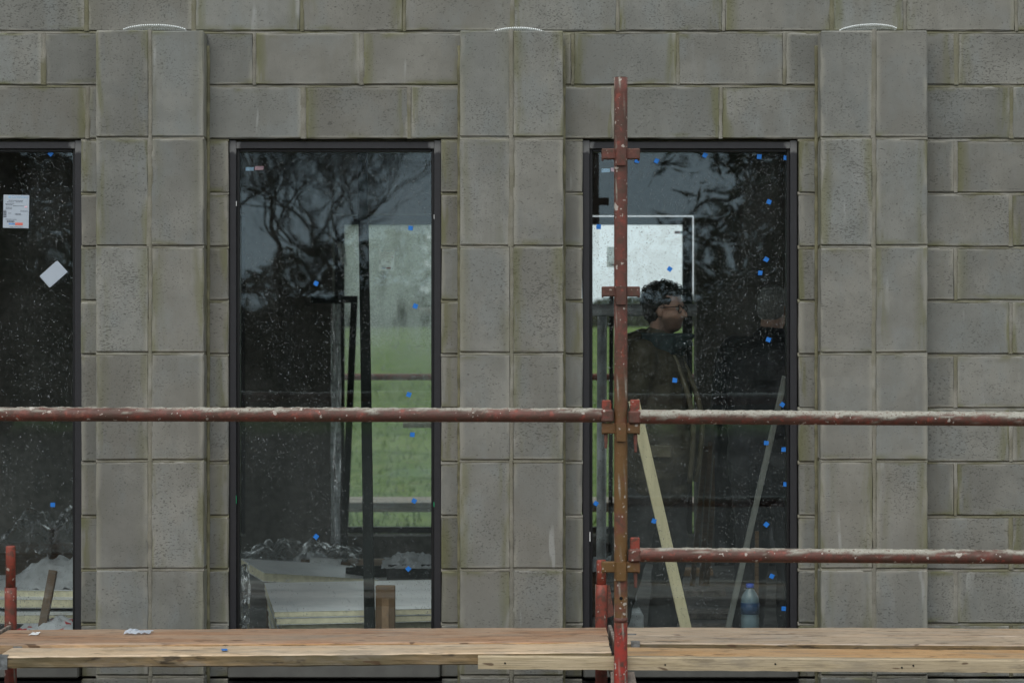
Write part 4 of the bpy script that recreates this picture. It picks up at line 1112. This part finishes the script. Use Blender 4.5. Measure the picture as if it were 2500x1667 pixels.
M['trouser_grey'] = plain('charcoal_trousers', (.048, .051, .052), .85, var=.3, scale=12, bump=.25)
M['trouser_black'] = plain('black_trousers', (.026, .028, .032), .8, var=.3, scale=12, bump=.25)
M['boot'] = plain('dark_boots', (.012, .011, .010), .55)
M['specs'] = plain('spectacle_frame', (.010, .011, .015), .3)
M['eye'] = plain('eye_white', (.6, .58, .55), .25, var=.05); M['iris'] = plain('dark_iris', (.03, .02, .015), .2)

HS = .90
def shrink(bm, hc):
    c = Vector(hc)
    for vv in bm.verts: vv.co = c + (vv.co - c) * HS
    return bm

def head_parts(bm, hc, tilt=0.0):
    """head, facing +x, centre hc; skull, jaw, nose, brow, ears"""
    c = Vector(hc); bm0, bm = bm, bmesh.new()
    ellip(bm, c + Vector((-.012, 0, .030)), (.098, .076, .088)); ellip(bm, c + Vector((.018, 0, -.030)), (.072, .064, .090))
    ellip(bm, c + Vector((.030, 0, -.078)), (.050, .047, .036))                   # chin and jaw
    capsule(bm, c + Vector((.078, 0, .012)), c + Vector((.100, 0, -.026)), .010, .0155)   # nose
    ellip(bm, c + Vector((.092, 0, -.030)), (.014, .018, .010))
    ellip(bm, c + Vector((.066, 0, .028)), (.022, .055, .013))                    # brow
    for s in (-1, 1):
        ellip(bm, c + Vector((.050, s * .040, -.022)), (.028, .022, .020))         # cheek
        ellip(bm, c + Vector((-.010, s * .077, -.008)), (.020, .010, .032), Euler((0, -.25, s * .35)))  # ear
    ellip(bm, c + Vector((.076, 0, -.054)), (.013, .024, .006)); ellip(bm, c + Vector((.073, 0, -.066)), (.013, .021, .007))   # lips
    shrink(bm, hc); me = bpy.data.meshes.new('h'); bm.to_mesh(me); bm.free(); bm0.from_mesh(me); bpy.data.meshes.remove(me)

def hand(bm, wr, dr, palm_n, curl=.5, s=1):
    """relaxed hand: palm, four fingers of unequal length, thumb off the side"""
    wr, dr, pn = Vector(wr), Vector(dr).normalized(), Vector(palm_n).normalized(); side = dr.cross(pn).normalized() * s
    ellip(bm, wr + dr * .050, (.020, .042, .050), Matrix((pn, side, dr)).transposed().to_euler())
    for k, (o, l) in enumerate(((-.030, .060), (-.010, .074), (.011, .070), (.030, .054))):
        b = wr + dr * .085 + side * o; m1 = b + (dr * math.cos(curl * .6) + pn * math.sin(curl * .6)) * l * .5; m2 = m1 + (dr * math.cos(curl * 1.6) + pn * math.sin(curl * 1.6)) * l * .5
        capsule(bm, b, m1, .0095, .0088, seg=8); capsule(bm, m1, m2, .0088, .0075, seg=8)
    b = wr + dr * .030 - side * .034; m1 = b + (dr * .7 - side * .6 + pn * .3).normalized() * .036; m2 = m1 + (dr * .9 - side * .1 + pn * .4).normalized() * .030
    capsule(bm, b, m1, .012, .0105, seg=8); capsule(bm, m1, m2, .0105, .0085, seg=8)

def body(bm, J, bulk=1.0):
    """the whole figure from joint positions"""
    capsule(bm, J['pelvis'] + Vector((0, -.07, 0)), J['pelvis'] + Vector((0, .07, 0)), .105 * bulk, .105 * bulk)
    capsule(bm, J['pelvis'], J['waist'], .125 * bulk, .120 * bulk, 1.25); capsule(bm, J['waist'], J['chest'], .120 * bulk, .128 * bulk, 1.30)
    capsule(bm, J['chest'] + Vector((0, -.11, .08)), J['chest'] + Vector((0, .11, .08)), .075, .075)
    capsule(bm, J['chest'] + Vector((0, 0, .10)), J['neck'], .075, .055); capsule(bm, J['neck'], J['head'] + Vector((-.02, 0, -.05)), .054, .055)
    head_parts(bm, J['head'])
    for s in 'LR':
        capsule(bm, J['sh' + s], J['el' + s], .052, .040); capsule(bm, J['el' + s], J['wr' + s], .040, .027)
        capsule(bm, J['hip' + s], J['kn' + s], .082, .056); capsule(bm, J['kn' + s], J['an' + s], .054, .038)
        capsule(bm, J['an' + s] + Vector((-.03, 0, -.035)), J['an' + s] + J['toe'] , .036, .028)
        hand(bm, J['wr' + s], J['wr' + s] - J['el' + s], J.get('palm' + s, Vector((0, -1 if s == 'L' else 1, 0))), .6, 1 if s == 'L' else -1)

def joints(lean_x=0.0, H=1.735, head=(.03, 0, 0)):
    k = H / 1.735; V = lambda x, y, z: Vector((x, y, z)) * k
    return {'pelvis': V(0, 0, .93), 'waist': V(0, 0, 1.07), 'chest': V(0, 0, 1.28), 'neck': V(.0, 0, 1.47), 'head': V(.03 + head[0], head[1], 1.612 + head[2]),
            'shL': V(0, .185, 1.41), 'shR': V(0, -.185, 1.41), 'elL': V(-.03, .235, 1.13), 'elR': V(-.03, -.235, 1.13), 'wrL': V(.10, .20, .93), 'wrR': V(.10, -.20, .93),
            'hipL': V(0, .09, .90), 'hipR': V(0, -.09, .90), 'knL': V(.02, .10, .49), 'knR': V(.02, -.10, .49), 'anL': V(-.01, .11, .075), 'anR': V(-.01, -.11, .075), 'toe': V(.14, 0, -.045)}

def folds(seed, a=.006, up=1.0):
    return lambda co: a * fbm(co.x * 7, co.y * 7, co.z * 13 * up + seed, 3) + a * .5 * nz(co.x * 3 + co.z * 16, co.y * 9, seed)

# ---- man in glasses, seen in profile
def man_with_glasses():
    J = joints(head=(.018, 0, .012))
    for s, dx, dy in (('L', .06, .13), ('R', -.10, -.13)):       # feet apart, hips forward of the feet
        J['kn' + s] = Vector((-.02 + dx * .7, dy * .85, .49)); J['an' + s] = Vector((-.09 + dx, dy, .075))
    J['elR'] = Vector((-.055, -.235, 1.13)); J['wrR'] = Vector((.055, -.135, .985)); J['elL'] = Vector((-.05, .235, 1.13)); J['wrL'] = Vector((.055, .135, .985))   # hands pushed into the pockets
    bm = bmesh.new(); body(bm, J); me = fuse(bm, .0062, 2)
    root = link('person', me, skin_mat('stubbled_skin', (.62, .385, .295), (J['head'].z, J['head'].x)), None, Vector((at(1604, 0, 9.6).x, .90, 0)), (0, 0, R(-26)))
    tag(root, 'man with dark curly hair and glasses in an olive jacket, in profile behind the glass', 'person')
    H = J['head']
    # jacket: torso, sleeves to the wrist, skirt below the hips
    bm = bmesh.new()
    capsule(bm, (-.005, 0, .86), (0, 0, 1.10), .168, .150, 1.30); capsule(bm, (0, 0, 1.08), (-.005, 0, 1.34), .148, .142, 1.36)
    capsule(bm, (-.02, -.15, 1.385), (-.02, .15, 1.385), .086, .086); capsule(bm, (-.01, 0, 1.36), (0, 0, 1.47), .11, .085, 1.1)
    ellip(bm, (.055, 0, .96), (.135, .195, .19))
    for s in 'LR':
        capsule(bm, J['sh' + s], J['el' + s], .078, .066); capsule(bm, J['el' + s], J['wr' + s] + (J['wr' + s] - J['el' + s]) * .12, .066, .052)
    bmesh.ops.transform(bm, matrix=Matrix.Identity(4), verts=bm.verts)
    me = fuse(bm, .011, 4, folds(2.2, .010)); link('jacket', me, M['olive'], root)
    # hood lying on the shoulders behind the neck
    bm = bmesh.new(); ellip(bm, (-.105, 0, 1.465), (.075, .135, .065), Euler((0, .35, 0))); ellip(bm, (-.14, 0, 1.40), (.045, .11, .05)); ellip(bm, (-.07, 0, 1.51), (.05, .12, .035))
    link('hood', fuse(bm, .009, 3, folds(5, .010)), M['olive'], root)
    # stand-up collar, open at the front and jutting forward under the chin
    def col(u, v_):
        a = R(-152 + 304 * u) ; rx, ry = .098 + .014 * v_, .092 + .006 * v_
        fwd = max(0, math.cos(a)) ** 1.5
        return (.010 + math.cos(a) * rx + fwd * .045 * (.4 + v_), math.sin(a) * ry, 1.425 + (.095 + .0 * fwd) * v_ - .01 * fwd + .006 * nz(u * 9, v_ * 3, 2))
    me = grid_mesh('collar', 40, 8, lambda u, v_: col(u, v_)); o = link('collar', me, M['teal'], root)
    o.modifiers.new('t', 'SOLIDIFY').thickness = .014
    bm = bmesh.new(); capsule(bm, (.115, .0, 1.462), (.165, -.018, 1.470), .030, .020); capsule(bm, (.10, -.04, 1.455), (.15, -.05, 1.462), .028, .016)
    link('collar_flap', fuse(bm, .006, 2), M['teal'], root)
    # front placket and zip edges
    for yy, dy in ((-.038, -.02), (.038, .02)):
        bm = bmesh.new(); pts = []
        for k in range(15):
            t = k / 14; z = 1.435 - .60 * t; pts.append(Vector((.088 + .085 * math.sin(min(1, t * 1.5) * math.pi / 2) + .03 * math.sin(t * 3.1), yy + dy * math.sin(t * 3.14), z)))
        tube_bm(bm, pts, [.013] * 15, 8); link('placket', to_mesh(bm), M['olive_light'], root)
    bm = bmesh.new(); box_bm(bm, (.075, -.212, .985), (.15, .010, .055), .004, rot=Euler((0, 0, .25))); link('pocket_flap', to_mesh(bm), M['olive_light'], root)
    bm = bmesh.new()
    for s in 'LR':
        capsule(bm, J['hip' + s], J['kn' + s], .108, .080); capsule(bm, J['kn' + s], J['an' + s] + Vector((0, 0, .02)), .080, .070)
    capsule(bm, (0, -.06, .93), (0, .06, .93), .125, .125)
    link('trousers', fuse(bm, .011, 4, folds(7, .008)), M['trouser_grey'], root)
    for s in 'LR':
        bm = bmesh.new(); a = J['an' + s]; capsule(bm, a + Vector((0, 0, .05)), a + Vector((-.005, 0, -.02)), .052, .048); capsule(bm, a + Vector((-.035, 0, -.035)), a + J['toe'] + Vector((.02, 0, .0)), .042, .040)
        box_bm(bm, (a.x + .06, a.y, .012), (.29, .092, .024), .008)
        link('boot', fuse(bm, .007, 3), M['boot'], root)
    # hair: cap plus loose curls
    bm = bmesh.new(); ellip(bm, H + Vector((-.028, 0, .040)), (.099, .084, .080)); ellip(bm, H + Vector((-.060, 0, .0)), (.062, .078, .080)); ellip(bm, H + Vector((.026, 0, .084)), (.055, .064, .032))
    shrink(bm, H); link('hair', fuse(bm, .0055, 1, lambda co: .008 * fbm(co.x * 40, co.y * 40, co.z * 40, 2)), M['dark_hair'], root)
    bm = bmesh.new(); rr = random.Random(8)
    for k in range(420):
        th, ph = rr.uniform(0, 2 * math.pi), rr.uniform(-.05, 1.45)
        d = Vector((math.cos(th) * math.cos(ph), math.sin(th) * math.cos(ph), math.sin(ph)))
        if d.x > .55 and d.z < .45: continue
        p = H + Vector((-.026, 0, .036)) + Vector((d.x * .100, d.y * .083, d.z * .084)); tn = d.cross(Vector((rr.uniform(-1, 1), rr.uniform(-1, 1), rr.uniform(-1, 1)))).normalized()
        L = rr.uniform(.018, .040) * (1.25 if d.z > .4 else .8); pts = [p + d * (L * math.sin(t * 2.2) * .75) + tn * (L * .55 * (1 - math.cos(t * 2.6))) + Vector((.008 * t, 0, 0)) for t in (0, .33, .66, 1)]
        tube_bm(bm, pts, [.0034, .0032, .0024, .0008], 4)
    shrink(bm, H); link('curls', to_mesh(bm), M['dark_hair'], root)
    gl = H + Vector((.098, 0, .006)); bm = bmesh.new()
    for s in (-1, 1):
        c = gl + Vector((-.006, s * .034, 0)); pts = [c + Vector((-.008 * abs(math.sin(a)), s * .027 * math.cos(a) if True else 0, .020 * math.sin(a))) for a in [2 * math.pi * k / 18 for k in range(19)]]
        tube_bm(bm, pts, .0026, 6, cap=False)
        tube_bm(bm, [c + Vector((-.004, s * .027, .010)), H + Vector((.045, s * .079, .014)), H + Vector((-.015, s * .082, .012)), H + Vector((-.035, s * .080, -.012))], .0026, 6)
    tube_bm(bm, [gl + Vector((-.004, -.010, .006)), gl + Vector((.002, 0, .009)), gl + Vector((-.004, .010, .006))], .0024, 6)
    shrink(bm, H); link('glasses', to_mesh(bm), M['specs'], root)
    for s in (-1, 1):
        bm = bmesh.new(); ellip(bm, H + Vector((.071, s * .032, .008)), (.0115, .012, .0115)); q = bmesh.new(); shrink(bm, H)
        o = link('eye', to_mesh(bm, smooth=True), M['eye'], root)
        bm = bmesh.new(); ellip(bm, H + Vector((.0795, s * .032, .008)), (.0045, .0052, .0052)); shrink(bm, H); link('iris', to_mesh(bm, smooth=True), M['iris'], o); q.free()
    return root
man_with_glasses()

# ---- man facing away, half hidden by the window frame
def man_facing_away():
    J = joints(H=1.765, head=(.01, 0, 0))
    J['elL'] = Vector((.02, .25, 1.15)); J['wrL'] = Vector((.14, .14, 1.02)); J['elR'] = Vector((.02, -.25, 1.15)); J['wrR'] = Vector((.14, -.14, 1.02))
    bm = bmesh.new(); body(bm, J); me = fuse(bm, .0065, 2)
    root = link('person', me, M['skin'], None, Vector((at(1882, 0, 9.95).x, 9.95 - D, 0)), (0, 0, R(62)))
    tag(root, 'grey haired man in dark clothes facing away at the right side of the window', 'person')
    H = J['head']
    bm = bmesh.new()
    capsule(bm, (0, 0, .86), (0, 0, 1.12), .165, .160, 1.32); capsule(bm, (0, 0, 1.10), (0, 0, 1.37), .158, .150, 1.38); capsule(bm, (-.01, -.16, 1.42), (-.01, .16, 1.42), .086, .086)
    capsule(bm, (0, 0, 1.40), (.005, 0, 1.49), .10, .080)
    for s in 'LR':
        capsule(bm, J['sh' + s], J['el' + s], .080, .068); capsule(bm, J['el' + s], J['wr' + s], .068, .054)
    link('jacket', fuse(bm, .011, 4, folds(12, .010)), M['navy'], root)
    def col(u, v_):
        a = R(-165 + 330 * u); return (.0 + math.cos(a) * (.082 + .008 * v_), math.sin(a) * (.080 + .006 * v_), 1.46 + .060 * v_)
    o = link('collar', grid_mesh('c', 34, 5, col), M['navy'], root); o.modifiers.new('t', 'SOLIDIFY').thickness = .012
    bm = bmesh.new()
    for s in 'LR':
        capsule(bm, J['hip' + s], J['kn' + s], .108, .084); capsule(bm, J['kn' + s], J['an' + s] + Vector((0, 0, .02)), .082, .074)
    capsule(bm, (0, -.06, .93), (0, .06, .93), .125, .125)
    link('trousers', fuse(bm, .011, 4, folds(17, .009)), M['trouser_black'], root)
    for s in 'LR':
        bm = bmesh.new(); a = J['an' + s]; capsule(bm, a + Vector((0, 0, .05)), a + Vector((-.005, 0, -.02)), .054, .050); capsule(bm, a + Vector((-.035, 0, -.035)), a + J['toe'] + Vector((.02, 0, 0)), .043, .041)
        box_bm(bm, (a.x + .06, a.y, .012), (.29, .094, .024), .008); link('boot', fuse(bm, .007, 3), M['boot'], root)
    bm = bmesh.new(); ellip(bm, H + Vector((-.020, 0, .040)), (.097, .080, .088)); ellip(bm, H + Vector((-.050, 0, -.005)), (.062, .074, .072)); shrink(bm, H)
    link('hair', fuse(bm, .006, 1, lambda co: .0025 * fbm(co.x * 70, co.y * 70, co.z * 70, 2)), M['grey_hair'], root)
    for s in (-1, 1):
        bm = bmesh.new(); ellip(bm, H + Vector((.071, s * .032, .008)), (.0115, .012, .0115)); shrink(bm, H); link('eye', to_mesh(bm, smooth=True), M['eye'], root)
    return root
man_facing_away()

# ================================================================== beyond the rear windows
ZF = 15.25; YS = ZF - D
def far_tube(name, label, p0, p1, r, mat, cat):
    bm = bmesh.new(); tube_bm(bm, [Vector((0, 0, 0)), Vector(p1) - Vector(p0)], r, 12); o = link(name, to_mesh(bm), mat, None, p0); tag(o, label, cat); return o
far_tube('scaffold_ledger', 'rusty guard rail of the rear scaffold seen through the windows', at(300, 920, ZF), at(2100, 920, ZF), .0245, M['bright_red_steel'], 'scaffold tube')
far_tube('scaffold_ledger', 'short dark tube below the rear guard rail seen in the middle window', at(984, 1037, ZF), at(1300, 1037, ZF), .022, M['dull_steel'], 'scaffold tube')
far_tube('scaffold_standard', 'dark standard of the rear scaffold hidden behind the pier between windows', Vector((0.05, YS, GROUND)), Vector((0.05, YS, 2.6)), .0245, M['red_steel'], 'scaffold pole')
far_tube('scaffold_ledger', 'pale pipe end jutting in at the right of the misted rear window', at(1022, 761, ZF), at(1300, 761, ZF), .030, M['dull_steel'], 'scaffold tube')
for i in range(3):
    A = at(400, 1224, ZF - .5 + .24 * i)
    o = box('scaffold_board', (-.2, A.y, .335 - .02 + (.012 if i == 0 else 0)), (4.6, .225, .04), M['wood_grey'], None, .003)
    tag(o, ('rear scaffold board nearest the rear windows', 'middle rear scaffold board outside the rear windows', 'outermost rear scaffold board outside the rear windows')[i], 'scaffold board', 'rear scaffold boards')
o = box('scaffold_board', (-.2, YS + .3, .245), (4.6, .04, .075), M['wood_edge'], None, .003); tag(o, 'grey toe board on edge below the rear scaffold boards', 'scaffold board')

# ------------------------------------------------------------------ vegetation
M['bark'] = plain('tree_bark', (.075, .068, .060), .9, var=.4, scale=12, bump=.4)
M['leaf_dark'] = leaf_mat('evergreen_leaf', (.042, .058, .034), (.070, .088, .050), .15)
M['leaf_hedge'] = leaf_mat('hedge_leaf', (.048, .060, .038), (.080, .088, .052), .15)
M['leaf_far'] = leaf_mat('far_leaf', (.055, .070, .035), (.09, .10, .055), .25)

def bare_tree(label, base, height, seed, group, spread=.55, levels=4):
    rr = random.Random(seed); root = empty('bare_tree', base); tag(root, label, 'tree', group)
    tb, cb = bmesh.new(), bmesh.new()
    def grow(p, d, L, r, lev):
        pts, rad = [p.copy()], [r]; n = 5 if lev < 3 else 4
        q = p.copy(); dd = d.copy()
        kids = []
        for i in range(n):
            dd = (dd + Vector((rr.gauss(0, .16), rr.gauss(0, .16), rr.gauss(.03, .10)))).normalized(); q = q + dd * (L / n)
            pts.append(q.copy()); rad.append(r * (1 - .55 * (i + 1) / n))
            if lev < levels and i >= (2 if lev == 0 else 1): kids.append((q.copy(), dd.copy(), rad[-1]))
        tube_bm(tb if lev < 1 else cb, pts, rad, 7 if lev < 2 else 4, cap=lev < 2)
        if lev >= levels: return
        for q, dd, r2 in kids + [(q, dd, rad[-1])] * 2:
            for _ in range(1 if lev < 2 else rr.choice((1, 1, 2))):
                ax = Vector((rr.uniform(-1, 1), rr.uniform(-1, 1), rr.uniform(-.2, .5))).normalized()
                nd = (dd * (1 - spread) + ax * spread + Vector((0, 0, .18))).normalized()
                grow(q, nd, L * rr.uniform(.55, .80), max(.006, r2 * rr.uniform(.55, .8)), lev + 1)
    grow(Vector((0, 0, 0)), Vector((rr.uniform(-.08, .08), 0, 1)), height * .40, height * .015, 0)
    link('trunk', to_mesh(tb), M['bark'], root); link('crown', to_mesh(cb), M['bark'], root)
    return root

def leaves(P, size, rs, flat=.0, el=1.8):
    n = len(P); a = rs.normal(size=(n, 3)); a /= np.linalg.norm(a, axis=1)[:, None]; b = rs.normal(size=(n, 3)); b -= (a * b).sum(1)[:, None] * a; b /= np.linalg.norm(b, axis=1)[:, None]
    s = size * (.6 + .8 * rs.rand(n))[:, None]; c = np.cross(a, b)
    V = np.stack([P - a * s * el, P + b * s * .5 + c * s * .12, P + a * s * el, P - b * s * .5 + c * s * .12], 1)
    me = bpy.data.meshes.new('leaves'); me.from_pydata(V.reshape(-1, 3).tolist(), [], (np.arange(n * 4).reshape(n, 4)).tolist()); return me

def leafy_tree(label, base, height, width, seed, mat, group, n=14000, droop=.35, leaf=.07, low=.15):
    rs = np.random.RandomState(seed); rr = random.Random(seed); root = empty('evergreen_tree', base); tag(root, label, 'tree', group)
    tb = bmesh.new(); tube_bm(tb, [(0, 0, 0), (.1, 0, height * .5), (.05, .1, height * .97)], [height * .028, height * .018, .02], 9)
    pts = []
    nb = 64
    for k in range(nb):
        t = low + (1 - low) * ((k + rr.random()) / nb) ** .9; z0 = height * t; L = width * (1.05 - t * .72) * rr.uniform(.55, 1.05); a = rr.uniform(0, 2 * math.pi)
        d = Vector((math.cos(a), math.sin(a), .25)); bp = [Vector((0, 0, z0))]
        for i in range(6):
            d = (d + Vector((rr.gauss(0, .12), rr.gauss(0, .12), -droop * .35))).normalized(); bp.append(bp[-1] + d * L / 6)
        tube_bm(tb, bp, [.05 * L / width + .02 - .008 * i for i in range(7)] if L > .5 else [.02] * 7, 4, cap=False)
        m = int(n / nb); tt = rs.rand(m) ** .7 * 6
        seg = np.minimum(tt.astype(int), 5); fr_ = tt - seg; B = np.array([tuple(q) for q in bp])
        p = B[seg] * (1 - fr_)[:, None] + B[seg + 1] * fr_[:, None]
        off = rs.normal(size=(m, 3)) * np.array([.26, .26, .20]) * (L / width * .9 + .3) * width / 3; off[:, 2] -= np.abs(rs.normal(size=m)) * droop * .5
        pts.append(p + off)
    link('trunk', to_mesh(tb), M['bark'], root); link('crown', leaves(np.concatenate(pts), leaf, rs), mat, root)
    return root

def hedge(label, x0, x1, y, h, d_, seed, mat, n, leaf=.06):
    rs = np.random.RandomState(seed); root = empty('hedge', ((x0 + x1) / 2, y, ground_z(0, y) - .04)); tag(root, label, 'hedge'); L = x1 - x0
    def core(u, v_):
        a = math.pi * v_; x = (u - .5) * L; hh = h * (.80 + .22 * fbm(x * .22, seed, 1)) ; r = .86 + .16 * nz(x * .9, v_ * 5, seed)
        return (x, -math.cos(a) * d_ * .42 * r, math.sin(a) ** .45 * hh * r * .92)
    me = grid_mesh('core', max(20, int(L * 1.2)), 12, core); link('twigs', me, plain('hedge_shade', (.040, .042, .030), .95), root)
    x = (rs.rand(n) - .5) * L; v_ = rs.rand(n); a = np.pi * v_; hh = np.array([h * (.80 + .22 * fbm(q * .22, seed, 1)) for q in x]); r = .92 + .20 * rs.rand(n) + .10 * np.array([nz(q * .9, w * 5, seed) for q, w in zip(x, v_)])
    P = np.stack([x, -np.cos(a) * d_ * .46 * r, np.sin(a) ** .45 * hh * r], 1)
    link('foliage', leaves(P, leaf, rs, el=1.2), mat, root); return root

# behind the photographer: mirrored in the window glass
TB = 'trees mirrored in the window glass'
hedge('tall dark hedge mirrored low in the window glass', -26, 26, -40, 4.3, 3.4, 5, M['leaf_hedge'], 26000, .09)
bare_tree('bare branched tree mirrored at the upper left of the middle window', (-5.0, -38, GROUND), 10.5, 12, TB)
bare_tree('slender bare tree mirrored at the centre of the middle window', (-3.0, -36, GROUND), 9.0, 21, TB)
bare_tree('bare tree mirrored behind the others near the middle window top', (-7.2, -44, GROUND), 12.0, 33, TB)
leafy_tree('dark evergreen mirrored in the window with the two men', (4.3, -24, GROUND), 8.5, 3.6, 3, M['leaf_dark'], TB, 6000, .5, .085)
leafy_tree('dark evergreen mirrored at the upper right of the middle window', (.2, -34, GROUND), 9.5, 2.4, 8, M['leaf_dark'], TB, 4500, .45, .08)
leafy_tree('broad dark evergreen mirrored in the leftmost window', (-9.6, -30, GROUND), 10.0, 4.0, 14, M['leaf_dark'], TB, 16000, .4, .085)

# far side: field edge
hedge('low hedge across the field beyond the rear windows', -40, 40, 80, 1.5, 2.4, 9, M['leaf_far'], 9000, .16)
leafy_tree('rounded tree at the field edge beyond the misted rear window', (-6.3, 78, ground_z(-6.3, 78) - .05), 7.5, 4.2, 41, M['leaf_far'], 'field trees', 7000, .25, .2)
leafy_tree('second tree at the field edge left of the rounded one', (-12.5, 84, ground_z(-12.5, 84) - .05), 9.0, 4.6, 42, M['leaf_far'], 'field trees', 6000, .25, .2)
# tufts of grass in the field just past the rear scaffold
rs = np.random.RandomState(77); n = 9000
P = np.stack([rs.uniform(-7, 5, n), 8.2 + 26 * rs.rand(n) ** 1.6, np.zeros(n)], 1); P[:, 2] = [ground_z(a_, b_) - .01 for a_, b_ in P[:, :2]]; hgt = (.04 + .10 * rs.rand(n))[:, None]
a = rs.uniform(0, 6.28, n); w = np.stack([np.cos(a), np.sin(a), np.zeros(n)], 1) * .012; tip = np.stack([rs.normal(size=n) * .04, rs.normal(size=n) * .04, hgt[:, 0]], 1)
V = np.stack([P - w, P + w, P + tip], 1)
me = bpy.data.meshes.new('grass'); me.from_pydata(V.reshape(-1, 3).tolist(), [], np.arange(n * 3).reshape(n, 3).tolist())
tag(link('field_grass', me, leaf_mat('grass_blade', (.07, .13, .025), (.13, .19, .05), .3)), 'short green grass of the field beyond the rear scaffold', 'grass', kind='stuff')
